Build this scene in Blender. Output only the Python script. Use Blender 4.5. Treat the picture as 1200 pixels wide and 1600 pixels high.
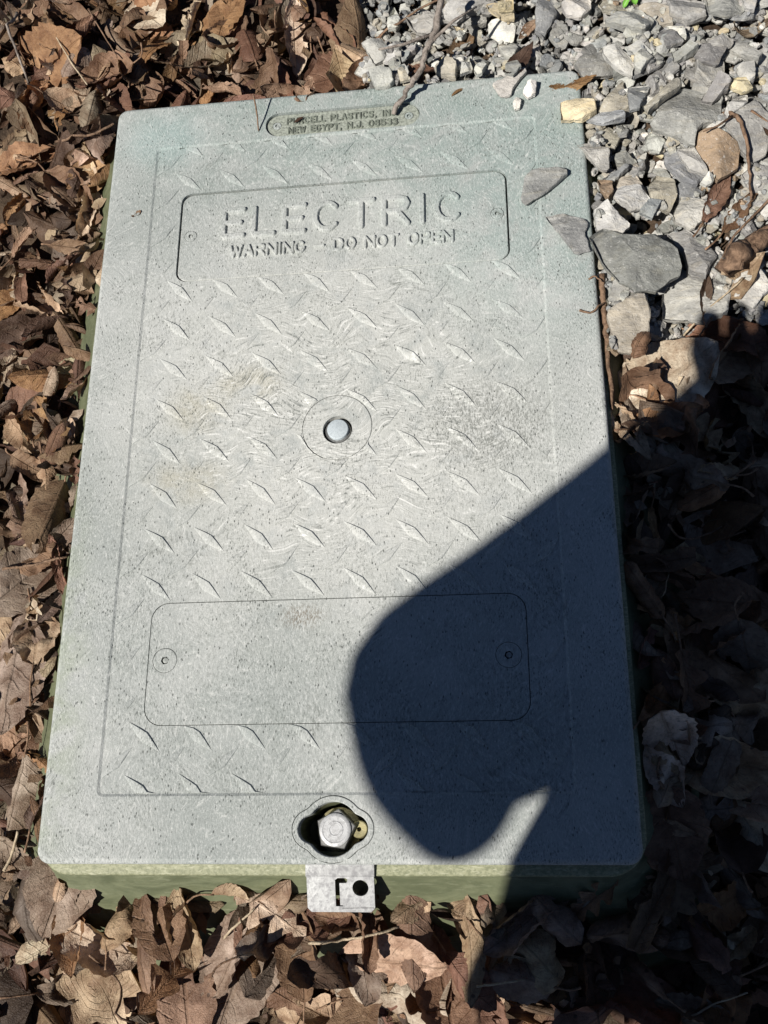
import bpy, bmesh, math, random
import numpy as np
from mathutils import Vector, Matrix
from mathutils.geometry import delaunay_2d_cdt

for o in list(bpy.data.objects):
    bpy.data.objects.remove(o, do_unlink=True)
scene = bpy.context.scene
COL = scene.collection
RNG = np.random.default_rng(11)
random.seed(11)
R = math.radians
MM = 0.001

# ------------------------------------------------------------------ camera
# World: lid top is the plane z = 0, x to the right, y away from the viewer, metres.
CAM = np.array([0.11786335, -0.30470253, 0.66205221])
RC = np.array([[0.9924850, 0.0006195, -0.1223648],
               [-0.0396470, -0.9444160, -0.3263532],
               [-0.1157655, 0.3287521, -0.9372942]])      # world -> camera (x right, y down, z forward)
FPX = 1526.0
cam_d = bpy.data.cameras.new('camera')
cam_d.sensor_fit = 'VERTICAL'
cam_d.sensor_height = 36.0
cam_d.sensor_width = 27.0
cam_d.lens = 36.0 * FPX / 1600.0
cam_d.clip_start = 0.01
cam_d.clip_end = 500.0
cam_o = bpy.data.objects.new('camera', cam_d)
COL.objects.link(cam_o)
rw = RC.T @ np.diag([1, -1, -1])
mw = Matrix.Identity(4)
for i in range(3):
    for j in range(3):
        mw[i][j] = rw[i, j]
    mw[i][3] = CAM[i]
cam_o.matrix_world = mw
scene.camera = cam_o
scene.render.resolution_x, scene.render.resolution_y = 768, 1024

# ------------------------------------------------------------------ light
SUN_EL, SUN_AZ = 49.0, -134.0                    # azimuth of the direction TOWARDS the sun, from +x
SUN = np.array([math.cos(R(SUN_EL)) * math.cos(R(SUN_AZ)), math.cos(R(SUN_EL)) * math.sin(R(SUN_AZ)), math.sin(R(SUN_EL))])
world = bpy.data.worlds.new('World')
scene.world = world
world.use_nodes = True
wn = world.node_tree.nodes
wl = world.node_tree.links
wn.clear()
sky = wn.new('ShaderNodeTexSky')
sky.sky_type = 'NISHITA'
sky.sun_disc = False
sky.sun_elevation = R(SUN_EL)
sky.sun_rotation = R(90.0 - SUN_AZ)
sky.air_density = 0.42
sky.dust_density = 0.0
sky.ozone_density = 1.3
bg = wn.new('ShaderNodeBackground')
bg.inputs['Strength'].default_value = 0.05
wo = wn.new('ShaderNodeOutputWorld')
wl.new(sky.outputs[0], bg.inputs['Color'])
wl.new(bg.outputs[0], wo.inputs['Surface'])
sun_d = bpy.data.lights.new('sun', 'SUN')
sun_d.energy = 5.0
sun_d.angle = R(0.53)
sun_d.color = (1.0, 0.955, 0.89)
sun_o = bpy.data.objects.new('sun', sun_d)
COL.objects.link(sun_o)
sun_o.rotation_euler = Vector(SUN).to_track_quat('Z', 'Y').to_euler()
sun_o.location = (-3, -3, 6)
scene.render.engine = 'CYCLES'
scene.view_settings.view_transform = 'Standard'
scene.view_settings.look = 'None'
scene.view_settings.exposure = 0.36
scene.view_settings.gamma = 1.0


def at(u, v, z=0.0):
    """where the sight line through photograph pixel (u, v) meets the height z"""
    d = RC.T @ np.array([(u - 600) / FPX, (v - 800) / FPX, 1.0])
    return CAM + d * (z - CAM[2]) / d[2]


def to_px(p):
    c = RC @ (np.asarray(p, float) - CAM)
    return 600 + FPX * c[0] / c[2], 800 + FPX * c[1] / c[2]


# ------------------------------------------------------------------ object helpers
def add(name, me, parent=None, mat=None, loc=None, rot=None):
    o = bpy.data.objects.new(name, me)
    COL.objects.link(o)
    if mat is not None and me is not None and len(me.materials) == 0:
        me.materials.append(mat)
    if parent is not None:
        o.parent = parent
    if loc is not None:
        o.location = loc
    if rot is not None:
        o.rotation_euler = rot
    return o


def tag(o, label=None, cat=None, group=None, kind=None):
    if label: o['label'] = label
    if cat: o['category'] = cat
    if group: o['group'] = group
    if kind: o['kind'] = kind
    return o


def mesh(name, verts, faces, smooth=True, sharp=None):
    me = bpy.data.meshes.new(name)
    me.from_pydata([tuple(map(float, v)) for v in verts], [], [tuple(int(i) for i in f) for f in faces])
    me.update()
    if smooth:
        me.polygons.foreach_set('use_smooth', [True] * len(me.polygons))
        if sharp is not None:
            me.set_sharp_from_angle(angle=R(sharp))
    return me


def set_tint(me, rgb):
    a = me.attributes.new('tint', 'FLOAT_COLOR', 'POINT')
    n = len(me.vertices)
    c = np.ones((n, 4), np.float32)
    c[:, :3] = rgb
    a.data.foreach_set('color', c.ravel())


def set_uv(me, uv):
    lay = me.uv_layers.new(name='UVMap')
    idx = np.empty(len(me.loops), np.int32)
    me.loops.foreach_get('vertex_index', idx)
    lay.data.foreach_set('uv', np.asarray(uv, np.float32)[idx].ravel())


def tube(pts, radii, sides=7, name='tube', wob=0.0):
    pts = [np.asarray(p, float) for p in pts]
    V, F = [], []
    n = len(pts)
    up = np.array([0.31, 0.17, 0.93])
    for i, p in enumerate(pts):
        t = pts[min(i + 1, n - 1)] - pts[max(i - 1, 0)]
        t /= np.linalg.norm(t) + 1e-12
        a = np.cross(t, up); a /= np.linalg.norm(a) + 1e-12
        b = np.cross(t, a)
        for k in range(sides):
            w = 2 * math.pi * k / sides
            rr = radii[i] * (1 + wob * RNG.uniform(-1, 1))
            V.append(p + rr * (math.cos(w) * a + math.sin(w) * b))
    for i in range(n - 1):
        for k in range(sides):
            F.append((i * sides + k, i * sides + (k + 1) % sides, (i + 1) * sides + (k + 1) % sides, (i + 1) * sides + k))
    F.append(tuple(range(sides))[::-1])
    F.append(tuple((n - 1) * sides + k for k in range(sides)))
    return V, F


def smooth_path(pts, n):
    """Catmull-Rom through the points"""
    P = np.asarray(pts, float)
    P = np.vstack([2 * P[0] - P[1], P, 2 * P[-1] - P[-2]])
    out = []
    m = len(P) - 3
    for s in np.linspace(0, m - 1e-6, n):
        i = int(s); t = s - i
        a, b, c, d = P[i:i + 4]
        out.append(0.5 * (2 * b + (c - a) * t + (2 * a - 5 * b + 4 * c - d) * t * t + (3 * b - a - 3 * c + d) * t ** 3))
    return out


# ------------------------------------------------------------------ materials
class NT:
    def __init__(self, name):
        self.m = bpy.data.materials.new(name)
        self.m.use_nodes = True
        self.n = self.m.node_tree.nodes
        self.l = self.m.node_tree.links
        self.n.clear()
        self.out = self.n.new('ShaderNodeOutputMaterial')
        self.b = self.n.new('ShaderNodeBsdfPrincipled')
        self.l.new(self.b.outputs[0], self.out.inputs['Surface'])

    def link(self, a, b):
        self.l.new(a, b)

    def val(self, sock, v):
        if hasattr(v, 'is_linked') or isinstance(v, bpy.types.NodeSocket):
            self.l.new(v, sock)
        else:
            sock.default_value = v

    def pos(self):
        return self.n.new('ShaderNodeNewGeometry').outputs['Position']

    def noise(self, vec, scale, detail=4, rough=0.6, dist=0.0, out=0):
        t = self.n.new('ShaderNodeTexNoise')
        t.inputs['Scale'].default_value = scale
        t.inputs['Detail'].default_value = detail
        t.inputs['Roughness'].default_value = rough
        t.inputs['Distortion'].default_value = dist
        self.l.new(vec, t.inputs['Vector'])
        return t.outputs[out]

    def voro(self, vec, scale, feat='F1', rnd=1.0):
        t = self.n.new('ShaderNodeTexVoronoi')
        t.feature = feat
        t.inputs['Scale'].default_value = scale
        t.inputs['Randomness'].default_value = rnd
        self.l.new(vec, t.inputs['Vector'])
        return t.outputs['Distance']

    def map(self, vec, scale=(1, 1, 1), rot=(0, 0, 0), loc=(0, 0, 0)):
        t = self.n.new('ShaderNodeMapping')
        t.inputs['Scale'].default_value = scale
        t.inputs['Rotation'].default_value = rot
        t.inputs['Location'].default_value = loc
        self.l.new(vec, t.inputs['Vector'])
        return t.outputs[0]

    def math(self, op, a, b=0.0, c=0.0, clamp=False):
        t = self.n.new('ShaderNodeMath')
        t.operation = op
        t.use_clamp = clamp
        self.val(t.inputs[0], a); self.val(t.inputs[1], b); self.val(t.inputs[2], c)
        return t.outputs[0]

    def ramp(self, fac, lo, hi, a=0.0, b=1.0):
        t = self.n.new('ShaderNodeMapRange')
        t.interpolation_type = 'SMOOTHSTEP'
        self.val(t.inputs['Value'], fac)
        t.inputs['From Min'].default_value = lo; t.inputs['From Max'].default_value = hi
        t.inputs['To Min'].default_value = a; t.inputs['To Max'].default_value = b
        return t.outputs[0]

    def mix(self, fac, a, b, blend='MIX'):
        t = self.n.new('ShaderNodeMix')
        t.data_type = 'RGBA'; t.blend_type = blend
        self.val(t.inputs[0], fac)
        for s, v in ((t.inputs[6], a), (t.inputs[7], b)):
            if isinstance(v, tuple):
                s.default_value = (*v, 1.0) if len(v) == 3 else v
            else:
                self.l.new(v, s)
        return t.outputs[2]

    def sep(self, vec):
        t = self.n.new('ShaderNodeSeparateXYZ')
        self.l.new(vec, t.inputs[0])
        return t.outputs

    def attr(self, name, out='Color'):
        t = self.n.new('ShaderNodeAttribute')
        t.attribute_name = name
        return t.outputs[out]

    def spot(self, vec, x, y, rx, ry):
        """soft round patch of the surface itself (a stain) in plan, 1 inside, 0 outside"""
        s = self.sep(vec)
        dx = self.math('DIVIDE', self.math('SUBTRACT', s[0], x), rx)
        dy = self.math('DIVIDE', self.math('SUBTRACT', s[1], y), ry)
        d = self.math('SQRT', self.math('ADD', self.math('MULTIPLY', dx, dx), self.math('MULTIPLY', dy, dy)))
        return self.ramp(d, 0.25, 1.0, 1.0, 0.0)

    def bump(self, h, strength, dist):
        t = self.n.new('ShaderNodeBump')
        t.inputs['Strength'].default_value = strength
        t.inputs['Distance'].default_value = dist
        self.l.new(h, t.inputs['Height'])
        return t.outputs[0]

    def finish(self, col, rough, normal=None, metal=0.0, spec=0.4):
        if isinstance(col, tuple):
            self.b.inputs['Base Color'].default_value = (*col, 1)
        else:
            self.l.new(col, self.b.inputs['Base Color'])
        self.val(self.b.inputs['Roughness'], rough)
        self.b.inputs['Metallic'].default_value = metal
        self.b.inputs['Specular IOR Level'].default_value = spec
        if normal is not None:
            self.l.new(normal, self.b.inputs['Normal'])
        return self.m


def mat_lid():
    t = NT('weathered_lid_plastic')
    p = t.pos()
    big = t.noise(p, 7.0, 4, 0.55)
    mid = t.noise(p, 38.0, 5, 0.62, 0.5)
    fine = t.noise(t.map(p, (1050, 430, 600), (0, 0, R(-38))), 1.0, 3, 0.72, 0.25)
    vfine = t.noise(p, 1300.0, 2, 0.6)
    # weathered glass fibre: short hair-like streaks whose direction wanders over the lid
    swirl = t.noise(p, 11.0, 2, 0.5, 0.0, 1)
    off = t.n.new('ShaderNodeVectorMath'); off.operation = 'MULTIPLY_ADD'
    t.link(swirl, off.inputs[0]); off.inputs[1].default_value = (0.10, 0.10, 0.0); t.link(p, off.inputs[2])
    q = off.outputs[0]
    s1 = t.noise(t.map(q, (90, 620, 90), (0, 0, R(38))), 1.0, 3, 0.65, 0.35)
    s2 = t.noise(t.map(q, (100, 700, 100), (0, 0, R(-24))), 1.0, 3, 0.65, 0.35)
    s3 = t.noise(t.map(q, (560, 190, 100), (0, 0, R(9))), 1.0, 4, 0.72, 0.3)
    sel = t.ramp(t.noise(p, 16.0, 2, 0.5), 0.44, 0.56)
    st = t.math('ADD', t.math('MULTIPLY', s1, sel), t.math('MULTIPLY', s2, t.math('SUBTRACT', 1.0, sel)))
    worn = t.spot(p, 0.0, 0.01, 0.24, 0.235)                         # the scrubbed middle field
    worn = t.math('MULTIPLY', worn, t.ramp(mid, 0.30, 0.52))
    st = t.math('ADD', t.math('MULTIPLY', st, worn), t.math('MULTIPLY', s3, t.math('SUBTRACT', 1.0, worn)))
    col = t.mix(t.ramp(big, 0.32, 0.68), (0.290, 0.312, 0.298), (0.420, 0.432, 0.415))
    col = t.mix(t.math('MULTIPLY', t.ramp(mid, 0.42, 0.66), 0.35), col, (0.27, 0.295, 0.275))
    col = t.mix(t.math('MULTIPLY', worn, 0.62), col, (0.52, 0.52, 0.485))
    # blue-green bloom of algae towards the far end, sharper at the far right
    alg = t.math('MULTIPLY', t.spot(p, 0.17, 0.20, 0.17, 0.19), t.ramp(mid, 0.25, 0.6))
    col = t.mix(t.math('MULTIPLY', alg, 0.5), col, (0.245, 0.325, 0.308))
    alg2 = t.math('MULTIPLY', t.spot(p, 0.02, 0.30, 0.34, 0.14), t.ramp(mid, 0.2, 0.7))
    col = t.mix(t.math('MULTIPLY', alg2, 0.75), col, (0.22, 0.275, 0.255))
    alg3 = t.math('MULTIPLY', t.spot(p, -0.155, 0.275, 0.05, 0.04), 0.4)
    col = t.mix(alg3, col, (0.26, 0.37, 0.36))
    edge = t.math('MULTIPLY', t.spot(p, -0.21, -0.20, 0.045, 0.22), t.ramp(mid, 0.35, 0.6))
    col = t.mix(t.math('MULTIPLY', edge, 0.5), col, (0.28, 0.32, 0.22))
    tan = t.math('MAXIMUM', t.spot(p, -0.11, 0.018, 0.035, 0.030), t.math('MAXIMUM', t.spot(p, -0.07, 0.038, 0.04, 0.022), t.spot(p, -0.113, -0.042, 0.045, 0.024)))
    tan = t.math('MULTIPLY', tan, t.ramp(mid, 0.3, 0.65))
    col = t.mix(t.math('MULTIPLY', tan, 0.42), col, (0.36, 0.325, 0.22))
    rust = t.math('MULTIPLY', t.spot(p, -0.022, -0.148, 0.022, 0.012), t.ramp(fine, 0.45, 0.6))
    col = t.mix(t.math('MULTIPLY', rust, 0.75), col, (0.17, 0.13, 0.09))
    wear = t.math('MULTIPLY', t.spot(p, 0.115, -0.005, 0.06, 0.05), t.ramp(fine, 0.44, 0.56))
    col = t.mix(t.math('MULTIPLY', wear, 0.6), col, (0.16, 0.165, 0.15))
    # streaks and specks of grime
    amt = t.math('ADD', 0.36, t.math('MULTIPLY', worn, 0.56))
    col = t.mix(t.math('MULTIPLY', t.ramp(st, 0.53, 0.70), amt), col, (0.15, 0.16, 0.15))
    col = t.mix(t.math('MULTIPLY', t.ramp(st, 0.47, 0.32), t.math('MULTIPLY', amt, 1.0)), col, (0.70, 0.70, 0.67))
    spk = t.math('ADD', 0.22, t.math('MULTIPLY', t.ramp(t.noise(p, 19.0, 4, 0.6, 0.5), 0.40, 0.64), 0.62))
    col = t.mix(t.math('MULTIPLY', t.ramp(fine, 0.53, 0.66), spk), col, (0.11, 0.12, 0.11))
    scf = t.math('MULTIPLY', t.ramp(t.noise(p, 26.0, 5, 0.7, 0.8), 0.56, 0.68), t.ramp(st, 0.46, 0.60))
    col = t.mix(t.math('MULTIPLY', scf, 0.6), col, (0.14, 0.15, 0.135))
    col = t.mix(t.math('MULTIPLY', t.ramp(fine, 0.47, 0.34), 0.40), col, (0.62, 0.63, 0.61))
    pit = t.math('MULTIPLY', t.ramp(t.voro(t.map(p, (420, 190, 300), (0, 0, R(-42))), 1.0), 0.24, 0.11), t.ramp(t.noise(p, 90.0, 3), 0.47, 0.57))
    col = t.mix(t.math('MULTIPLY', pit, 0.8), col, (0.06, 0.065, 0.06))
    h = t.math('ADD', t.math('MULTIPLY', st, 0.6), t.math('ADD', t.math('MULTIPLY', fine, 0.5), t.math('MULTIPLY', mid, 1.2)))
    h = t.math('SUBTRACT', h, t.math('MULTIPLY', pit, 0.6))
    h = t.math('ADD', h, t.math('MULTIPLY', vfine, 0.2))
    return t.finish(col, 0.72, t.bump(h, 0.55, 0.0011), spec=0.3)


def mat_vault():
    t = NT('green_vault_plastic')
    p = t.pos()
    a = t.noise(t.map(p, (25, 25, 60)), 1.0, 5, 0.6, 1.5)
    f = t.noise(p, 420.0, 3, 0.7)
    s = t.noise(t.map(p, (60, 500, 300), (0, 0, R(20))), 1.0, 3, 0.6, 0.6)
    col = t.mix(t.ramp(a, 0.3, 0.7), (0.082, 0.093, 0.050), (0.150, 0.162, 0.094))
    col = t.mix(t.math('MULTIPLY', t.ramp(s, 0.55, 0.7), 0.35), col, (0.25, 0.26, 0.175))
    col = t.mix(t.math('MULTIPLY', t.ramp(f, 0.5, 0.68), 0.4), col, (0.09, 0.11, 0.06))
    h = t.math('ADD', t.math('MULTIPLY', f, 0.5), s)
    return t.finish(col, 0.55, t.bump(h, 0.3, 0.0006), spec=0.4)


def mat_rim():
    t = NT('sunbleached_rim_plastic')
    p = t.pos()
    f = t.noise(p, 380.0, 3, 0.7)
    s = t.noise(t.map(p, (150, 600, 300), (0, 0, R(30))), 1.0, 3, 0.6, 0.9)
    col = t.mix(t.ramp(f, 0.35, 0.65), (0.17, 0.18, 0.105), (0.28, 0.285, 0.18))
    col = t.mix(t.math('MULTIPLY', t.ramp(s, 0.54, 0.66), 0.6), col, (0.42, 0.42, 0.30))
    return t.finish(col, 0.6, t.bump(t.math('ADD', f, s), 0.4, 0.0006), spec=0.35)


def mat_metal(name, base, rough, scale=300.0, streak=0.25, dark=None, metal=0.9):
    t = NT(name)
    p = t.pos()
    f = t.noise(p, scale, 4, 0.65)
    b = t.noise(p, scale * 0.25, 3, 0.6)
    d = dark or tuple(c * 0.5 for c in base)
    col = t.mix(t.math('MULTIPLY', t.ramp(f, 0.42, 0.66), 0.8), base, d)
    col = t.mix(t.math('MULTIPLY', t.ramp(b, 0.4, 0.7), streak), col, d)
    r = t.ramp(f, 0.3, 0.7, rough - 0.08, rough + 0.12)
    return t.finish(col, r, t.bump(f, 0.25, 0.0004), metal=metal, spec=0.5)


def mat_leaf():
    t = NT('dry_leaf')
    tint = t.attr('tint')
    uv = t.n.new('ShaderNodeUVMap').outputs[0]
    u, v, _ = t.sep(uv)
    av = t.math('ABSOLUTE', v)
    p = t.pos()
    mot = t.noise(p, 75.0, 5, 0.65, 0.4)
    fine = t.noise(p, 420.0, 4, 0.7)
    rib = t.ramp(av, 0.02, 0.085, 1.0, 0.0)
    wob = t.math('MULTIPLY', t.math('SUBTRACT', t.noise(p, 130.0, 2), 0.5), 0.45)
    ph = t.math('FRACT', t.math('ADD', wob, t.math('SUBTRACT', t.math('MULTIPLY', u, 8.0), t.math('MULTIPLY', av, 1.7))))
    lat = t.math('ABSOLUTE', t.math('SUBTRACT', ph, 0.5))
    vein = t.math('MULTIPLY', t.ramp(lat, 0.0, 0.13, 1.0, 0.0), t.ramp(t.noise(p, 60.0, 2), 0.38, 0.62))
    web = t.ramp(t.voro(p, 480.0, 'DISTANCE_TO_EDGE'), 0.0, 0.12, 1.0, 0.0)
    col = t.mix(t.ramp(mot, 0.30, 0.70), tint, t.mix(1.0, tint, (0.50, 0.42, 0.38), 'MULTIPLY'))
    col = t.mix(t.ramp(t.noise(p, 28.0, 3, 0.6), 0.52, 0.72), col, t.mix(1.0, tint, (1.45, 1.5, 1.6), 'MULTIPLY'))
    col = t.mix(t.math('MULTIPLY', t.ramp(fine, 0.5, 0.75), 0.55), col, (0.045, 0.028, 0.018))
    col = t.mix(t.math('MULTIPLY', t.math('MAXIMUM', rib, t.math('MULTIPLY', vein, 0.30)), 0.38), col, t.mix(1.0, tint, (0.55, 0.5, 0.45), 'MULTIPLY'))
    spots = t.math('MULTIPLY', t.ramp(t.voro(p, 95.0), 0.17, 0.10), t.ramp(t.noise(p, 40.0, 1), 0.5, 0.58))
    col = t.mix(t.math('MULTIPLY', spots, 0.7), col, (0.03, 0.018, 0.012))
    h = t.math('ADD', t.math('MULTIPLY', rib, 0.7), t.math('MULTIPLY', vein, 0.45))
    h = t.math('ADD', h, t.math('ADD', t.math('MULTIPLY', mot, 1.6), t.math('MULTIPLY', fine, 0.35)))
    h = t.math('ADD', h, t.math('MULTIPLY', web, 0.12))
    nrm = t.bump(h, 0.9, 0.0013)
    t.finish(col, 0.62, nrm, spec=0.35)
    tr = t.n.new('ShaderNodeBsdfTranslucent')
    t.link(t.mix(1.0, col, (1.0, 0.72, 0.42), 'MULTIPLY'), tr.inputs['Color'])
    t.link(nrm, tr.inputs['Normal'])
    mx = t.n.new('ShaderNodeMixShader')
    mx.inputs[0].default_value = 0.13
    t.link(t.b.outputs[0], mx.inputs[1]); t.link(tr.outputs[0], mx.inputs[2])
    t.link(mx.outputs[0], t.out.inputs['Surface'])
    return t.m


def mat_stone():
    t = NT('limestone_chip')
    tint = t.attr('tint')
    p = t.pos()
    a = t.noise(p, 45.0, 5, 0.6, 0.6)
    f = t.noise(p, 330.0, 5, 0.72)
    lay = t.noise(t.map(p, (40, 160, 260), (0.5, 0.2, 0.4)), 1.0, 4, 0.6, 0.5)
    col = t.mix(t.ramp(a, 0.34, 0.66), t.mix(1.0, tint, (0.70, 0.70, 0.70), 'MULTIPLY'), t.mix(1.0, tint, (1.18, 1.17, 1.14), 'MULTIPLY'))
    col = t.mix(t.math('MULTIPLY', t.ramp(lay, 0.52, 0.68), 0.35), col, t.mix(1.0, tint, (1.3, 1.2, 1.0), 'MULTIPLY'))
    col = t.mix(t.math('MULTIPLY', t.ramp(f, 0.56, 0.72), 0.5), col, t.mix(1.0, tint, (0.4, 0.4, 0.4), 'MULTIPLY'))
    col = t.mix(t.math('MULTIPLY', t.ramp(f, 0.44, 0.30), 0.55), col, (0.60, 0.59, 0.56))
    col = t.mix(t.math('MULTIPLY', t.ramp(t.noise(p, 95.0, 4, 0.7), 0.50, 0.66), 0.45), col, t.mix(1.0, tint, (0.62, 0.60, 0.55), 'MULTIPLY'))
    spk = t.math('MULTIPLY', t.ramp(t.voro(p, 420.0), 0.16, 0.09), t.ramp(a, 0.5, 0.62))
    col = t.mix(t.math('MULTIPLY', spk, 0.7), col, (0.72, 0.72, 0.70))
    h = t.math('ADD', t.math('MULTIPLY', f, 0.5), t.math('ADD', t.math('MULTIPLY', lay, 0.8), a))
    h = t.math('ADD', h, t.math('MULTIPLY', t.noise(p, 130.0, 4, 0.65), 1.0))
    return t.finish(col, 0.88, t.bump(h, 1.0, 0.0019), spec=0.2)


def mat_soil():
    t = NT('forest_soil')
    p = t.pos()
    a = t.noise(p, 30.0, 6, 0.65)
    f = t.noise(p, 260.0, 4, 0.7)
    leafy = t.voro(p, 22.0)
    col = t.mix(t.ramp(a, 0.35, 0.65), (0.028, 0.019, 0.013), (0.085, 0.058, 0.038))
    col = t.mix(t.math('MULTIPLY', t.ramp(f, 0.52, 0.7), 0.6), col, (0.13, 0.09, 0.06))
    return t.finish(col, 0.9, t.bump(t.math('ADD', t.math('ADD', a, leafy), t.math('MULTIPLY', f, 0.4)), 0.9, 0.008), spec=0.2)


def mat_twig(name, a, b):
    t = NT(name)
    p = t.pos()
    n = t.noise(p, 160.0, 5, 0.7, 0.4)
    f = t.noise(t.map(p, (500, 500, 120), (0.6, 0.5, 0.2)), 1.0, 3, 0.6)
    col = t.mix(t.ramp(n, 0.35, 0.65), a, b)
    return t.finish(col, 0.8, t.bump(t.math('ADD', n, f), 0.8, 0.0012), spec=0.25)


def mat_plain(name, col, rough, spec=0.4, metal=0.0, var=0.25, scale=120.0):
    t = NT(name)
    p = t.pos()
    n = t.noise(p, scale, 4, 0.6)
    c = t.mix(t.ramp(n, 0.35, 0.65), tuple(x * (1 - var) for x in col), tuple(min(1, x * (1 + var)) for x in col))
    return t.finish(c, rough, t.bump(n, 0.3, 0.001), metal, spec)


M_LID, M_VAULT, M_RIM = mat_lid(), mat_vault(), mat_rim()
M_GALV = mat_metal('galvanised_steel', (0.27, 0.275, 0.275), 0.45, 300.0, 0.6, (0.17, 0.17, 0.175), 0.45)
M_CROWN = mat_metal('bright_bolt_crown', (0.52, 0.525, 0.525), 0.5, 500.0, 0.3, (0.30, 0.30, 0.30), 0.25)
M_ZINC = mat_metal('zinc_bolt_head', (0.47, 0.52, 0.54), 0.6, 900.0, 0.2, (0.34, 0.38, 0.40), 0.1)
M_STEEL = mat_metal('dull_steel', (0.30, 0.30, 0.29), 0.45, 500.0, 0.3, None, 0.8)
M_BRASS = mat_metal('yellow_zinc', (0.58, 0.52, 0.30), 0.4, 400.0, 0.4, (0.30, 0.27, 0.13), 0.8)
M_LEAF, M_STONE, M_SOIL = mat_leaf(), mat_stone(), mat_soil()
M_TWIG = mat_twig('grey_twig', (0.12, 0.10, 0.085), (0.30, 0.26, 0.225))
M_TWIGB = mat_twig('brown_twig', (0.09, 0.055, 0.035), (0.24, 0.155, 0.10))
M_STRAW = mat_twig('pale_straw', (0.30, 0.23, 0.15), (0.50, 0.41, 0.29))
M_STEM = mat_twig('leaf_stalk', (0.13, 0.075, 0.045), (0.30, 0.19, 0.12))
M_MAKER = mat_plain('dull_maker_plate', (0.255, 0.275, 0.235), 0.8, 0.25, 0.0, 0.3, 500.0)
M_GRIME = mat_plain('grimy_lettering', (0.135, 0.150, 0.125), 0.8, 0.25)
M_DARK = mat_plain('dark_vault_inside', (0.035, 0.04, 0.03), 0.8, 0.2)
M_GREEN = mat_plain('fresh_green_leaf', (0.13, 0.30, 0.045), 0.5)

# ------------------------------------------------------------------ outlines in plan
LX, LY = 0.200, 0.31245                              # half size of the lid


def rrect(cx, cy, hx, hy, r, n=7, sub=0):
    pts = []
    for sx, sy, a0 in ((1, 1, 0), (-1, 1, 90), (-1, -1, 180), (1, -1, 270)):
        for k in range(n + 1):
            a = R(a0 + 90.0 * k / n)
            pts.append((cx + sx * (hx - r) + r * math.cos(a), cy + sy * (hy - r) + r * math.sin(a)))
    return pts


def circle(cx, cy, r, n=40, a0=0.0):
    return [(cx + r * math.cos(a0 + 2 * math.pi * k / n), cy + r * math.sin(a0 + 2 * math.pi * k / n)) for k in range(n)]


def trefoil(cx, cy, grow):
    """round hole with an ear on each side, drawn as the outer edge of three discs"""
    out = []
    discs = ((0, 0, 17.2 * MM + grow), (-14.6 * MM, 0, 8.8 * MM + grow), (14.6 * MM, 0, 8.8 * MM + grow))
    for k in range(96):
        a = 2 * math.pi * k / 96
        d = np.array([math.cos(a), math.sin(a)])
        best = 0
        for x, y, r in discs:
            b = d[0] * x + d[1] * y
            disc = b * b - (x * x + y * y - r * r)
            if disc > 0:
                best = max(best, b + math.sqrt(disc))
        out.append(best)
    o = np.array(out)
    for _ in range(2):
        o = (np.roll(o, 1) + 2 * o + np.roll(o, -1)) / 4
    return [(cx + o[k] * math.cos(2 * math.pi * k / 96), cy + o[k] * math.sin(2 * math.pi * k / 96)) for k in range(96)]


def inside(poly, x, y):
    c = False
    n = len(poly)
    j = n - 1
    for i in range(n):
        xi, yi = poly[i]; xj, yj = poly[j]
        if (yi > y) != (yj > y) and x < (xj - xi) * (y - yi) / (yj - yi + 1e-15) + xi:
            c = not c
        j = i
    return c


def sheet_into(V, F, outer, holes, z, wall_out=None, wall_holes=None):
    """flat sheet with holes at height z; walls drop from the loops by the given depths"""
    loops = [outer] + list(holes)
    pts, edges, idx = [], [], []
    for lp in loops:
        b = len(pts)
        pts += [Vector((p[0] * 1000, p[1] * 1000)) for p in lp]
        n = len(lp)
        edges += [(b + i, b + (i + 1) % n) for i in range(n)]
    vo, _, fo, _, _, _ = delaunay_2d_cdt(pts, edges, [], 0, 1e-6)
    base = len(V)
    V += [(p.x / 1000, p.y / 1000, z) for p in vo]
    for f in fo:
        cx = sum(vo[i].x for i in f) / 3000; cy = sum(vo[i].y for i in f) / 3000
        if inside(outer, cx, cy) and not any(inside(h, cx, cy) for h in holes):
            a, b, c = (vo[i] for i in f)
            if (b.x - a.x) * (c.y - a.y) - (b.y - a.y) * (c.x - a.x) < 0:
                f = f[::-1]
            F.append(tuple(base + i for i in f))
    if wall_out:
        wall(V, F, outer, z, z - wall_out)
    for i, h in enumerate(holes):
        d = wall_holes[i] if wall_holes else None
        if d:
            wall(V, F, h[::-1], z, z - d)


def wall(V, F, loop, z0, z1, loop2=None):
    n = len(loop)
    b = len(V)
    l2 = loop2 or loop
    V += [(x, y, z0) for x, y in loop] + [(x, y, z1) for x, y in l2]
    for i in range(n):
        j = (i + 1) % n
        F.append((b + i, b + n + i, b + n + j, b + j))


def rings(V, F, loops):
    """loops: list of (outline, z) with equal counts, joined outside-in"""
    n = len(loops[0][0])
    b = len(V)
    for lp, z in loops:
        V += [(x, y, z) for x, y in lp]
    for k in range(len(loops) - 1):
        for i in range(n):
            j = (i + 1) % n
            F.append((b + k * n + i, b + k * n + j, b + (k + 1) * n + j, b + (k + 1) * n + i))


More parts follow.
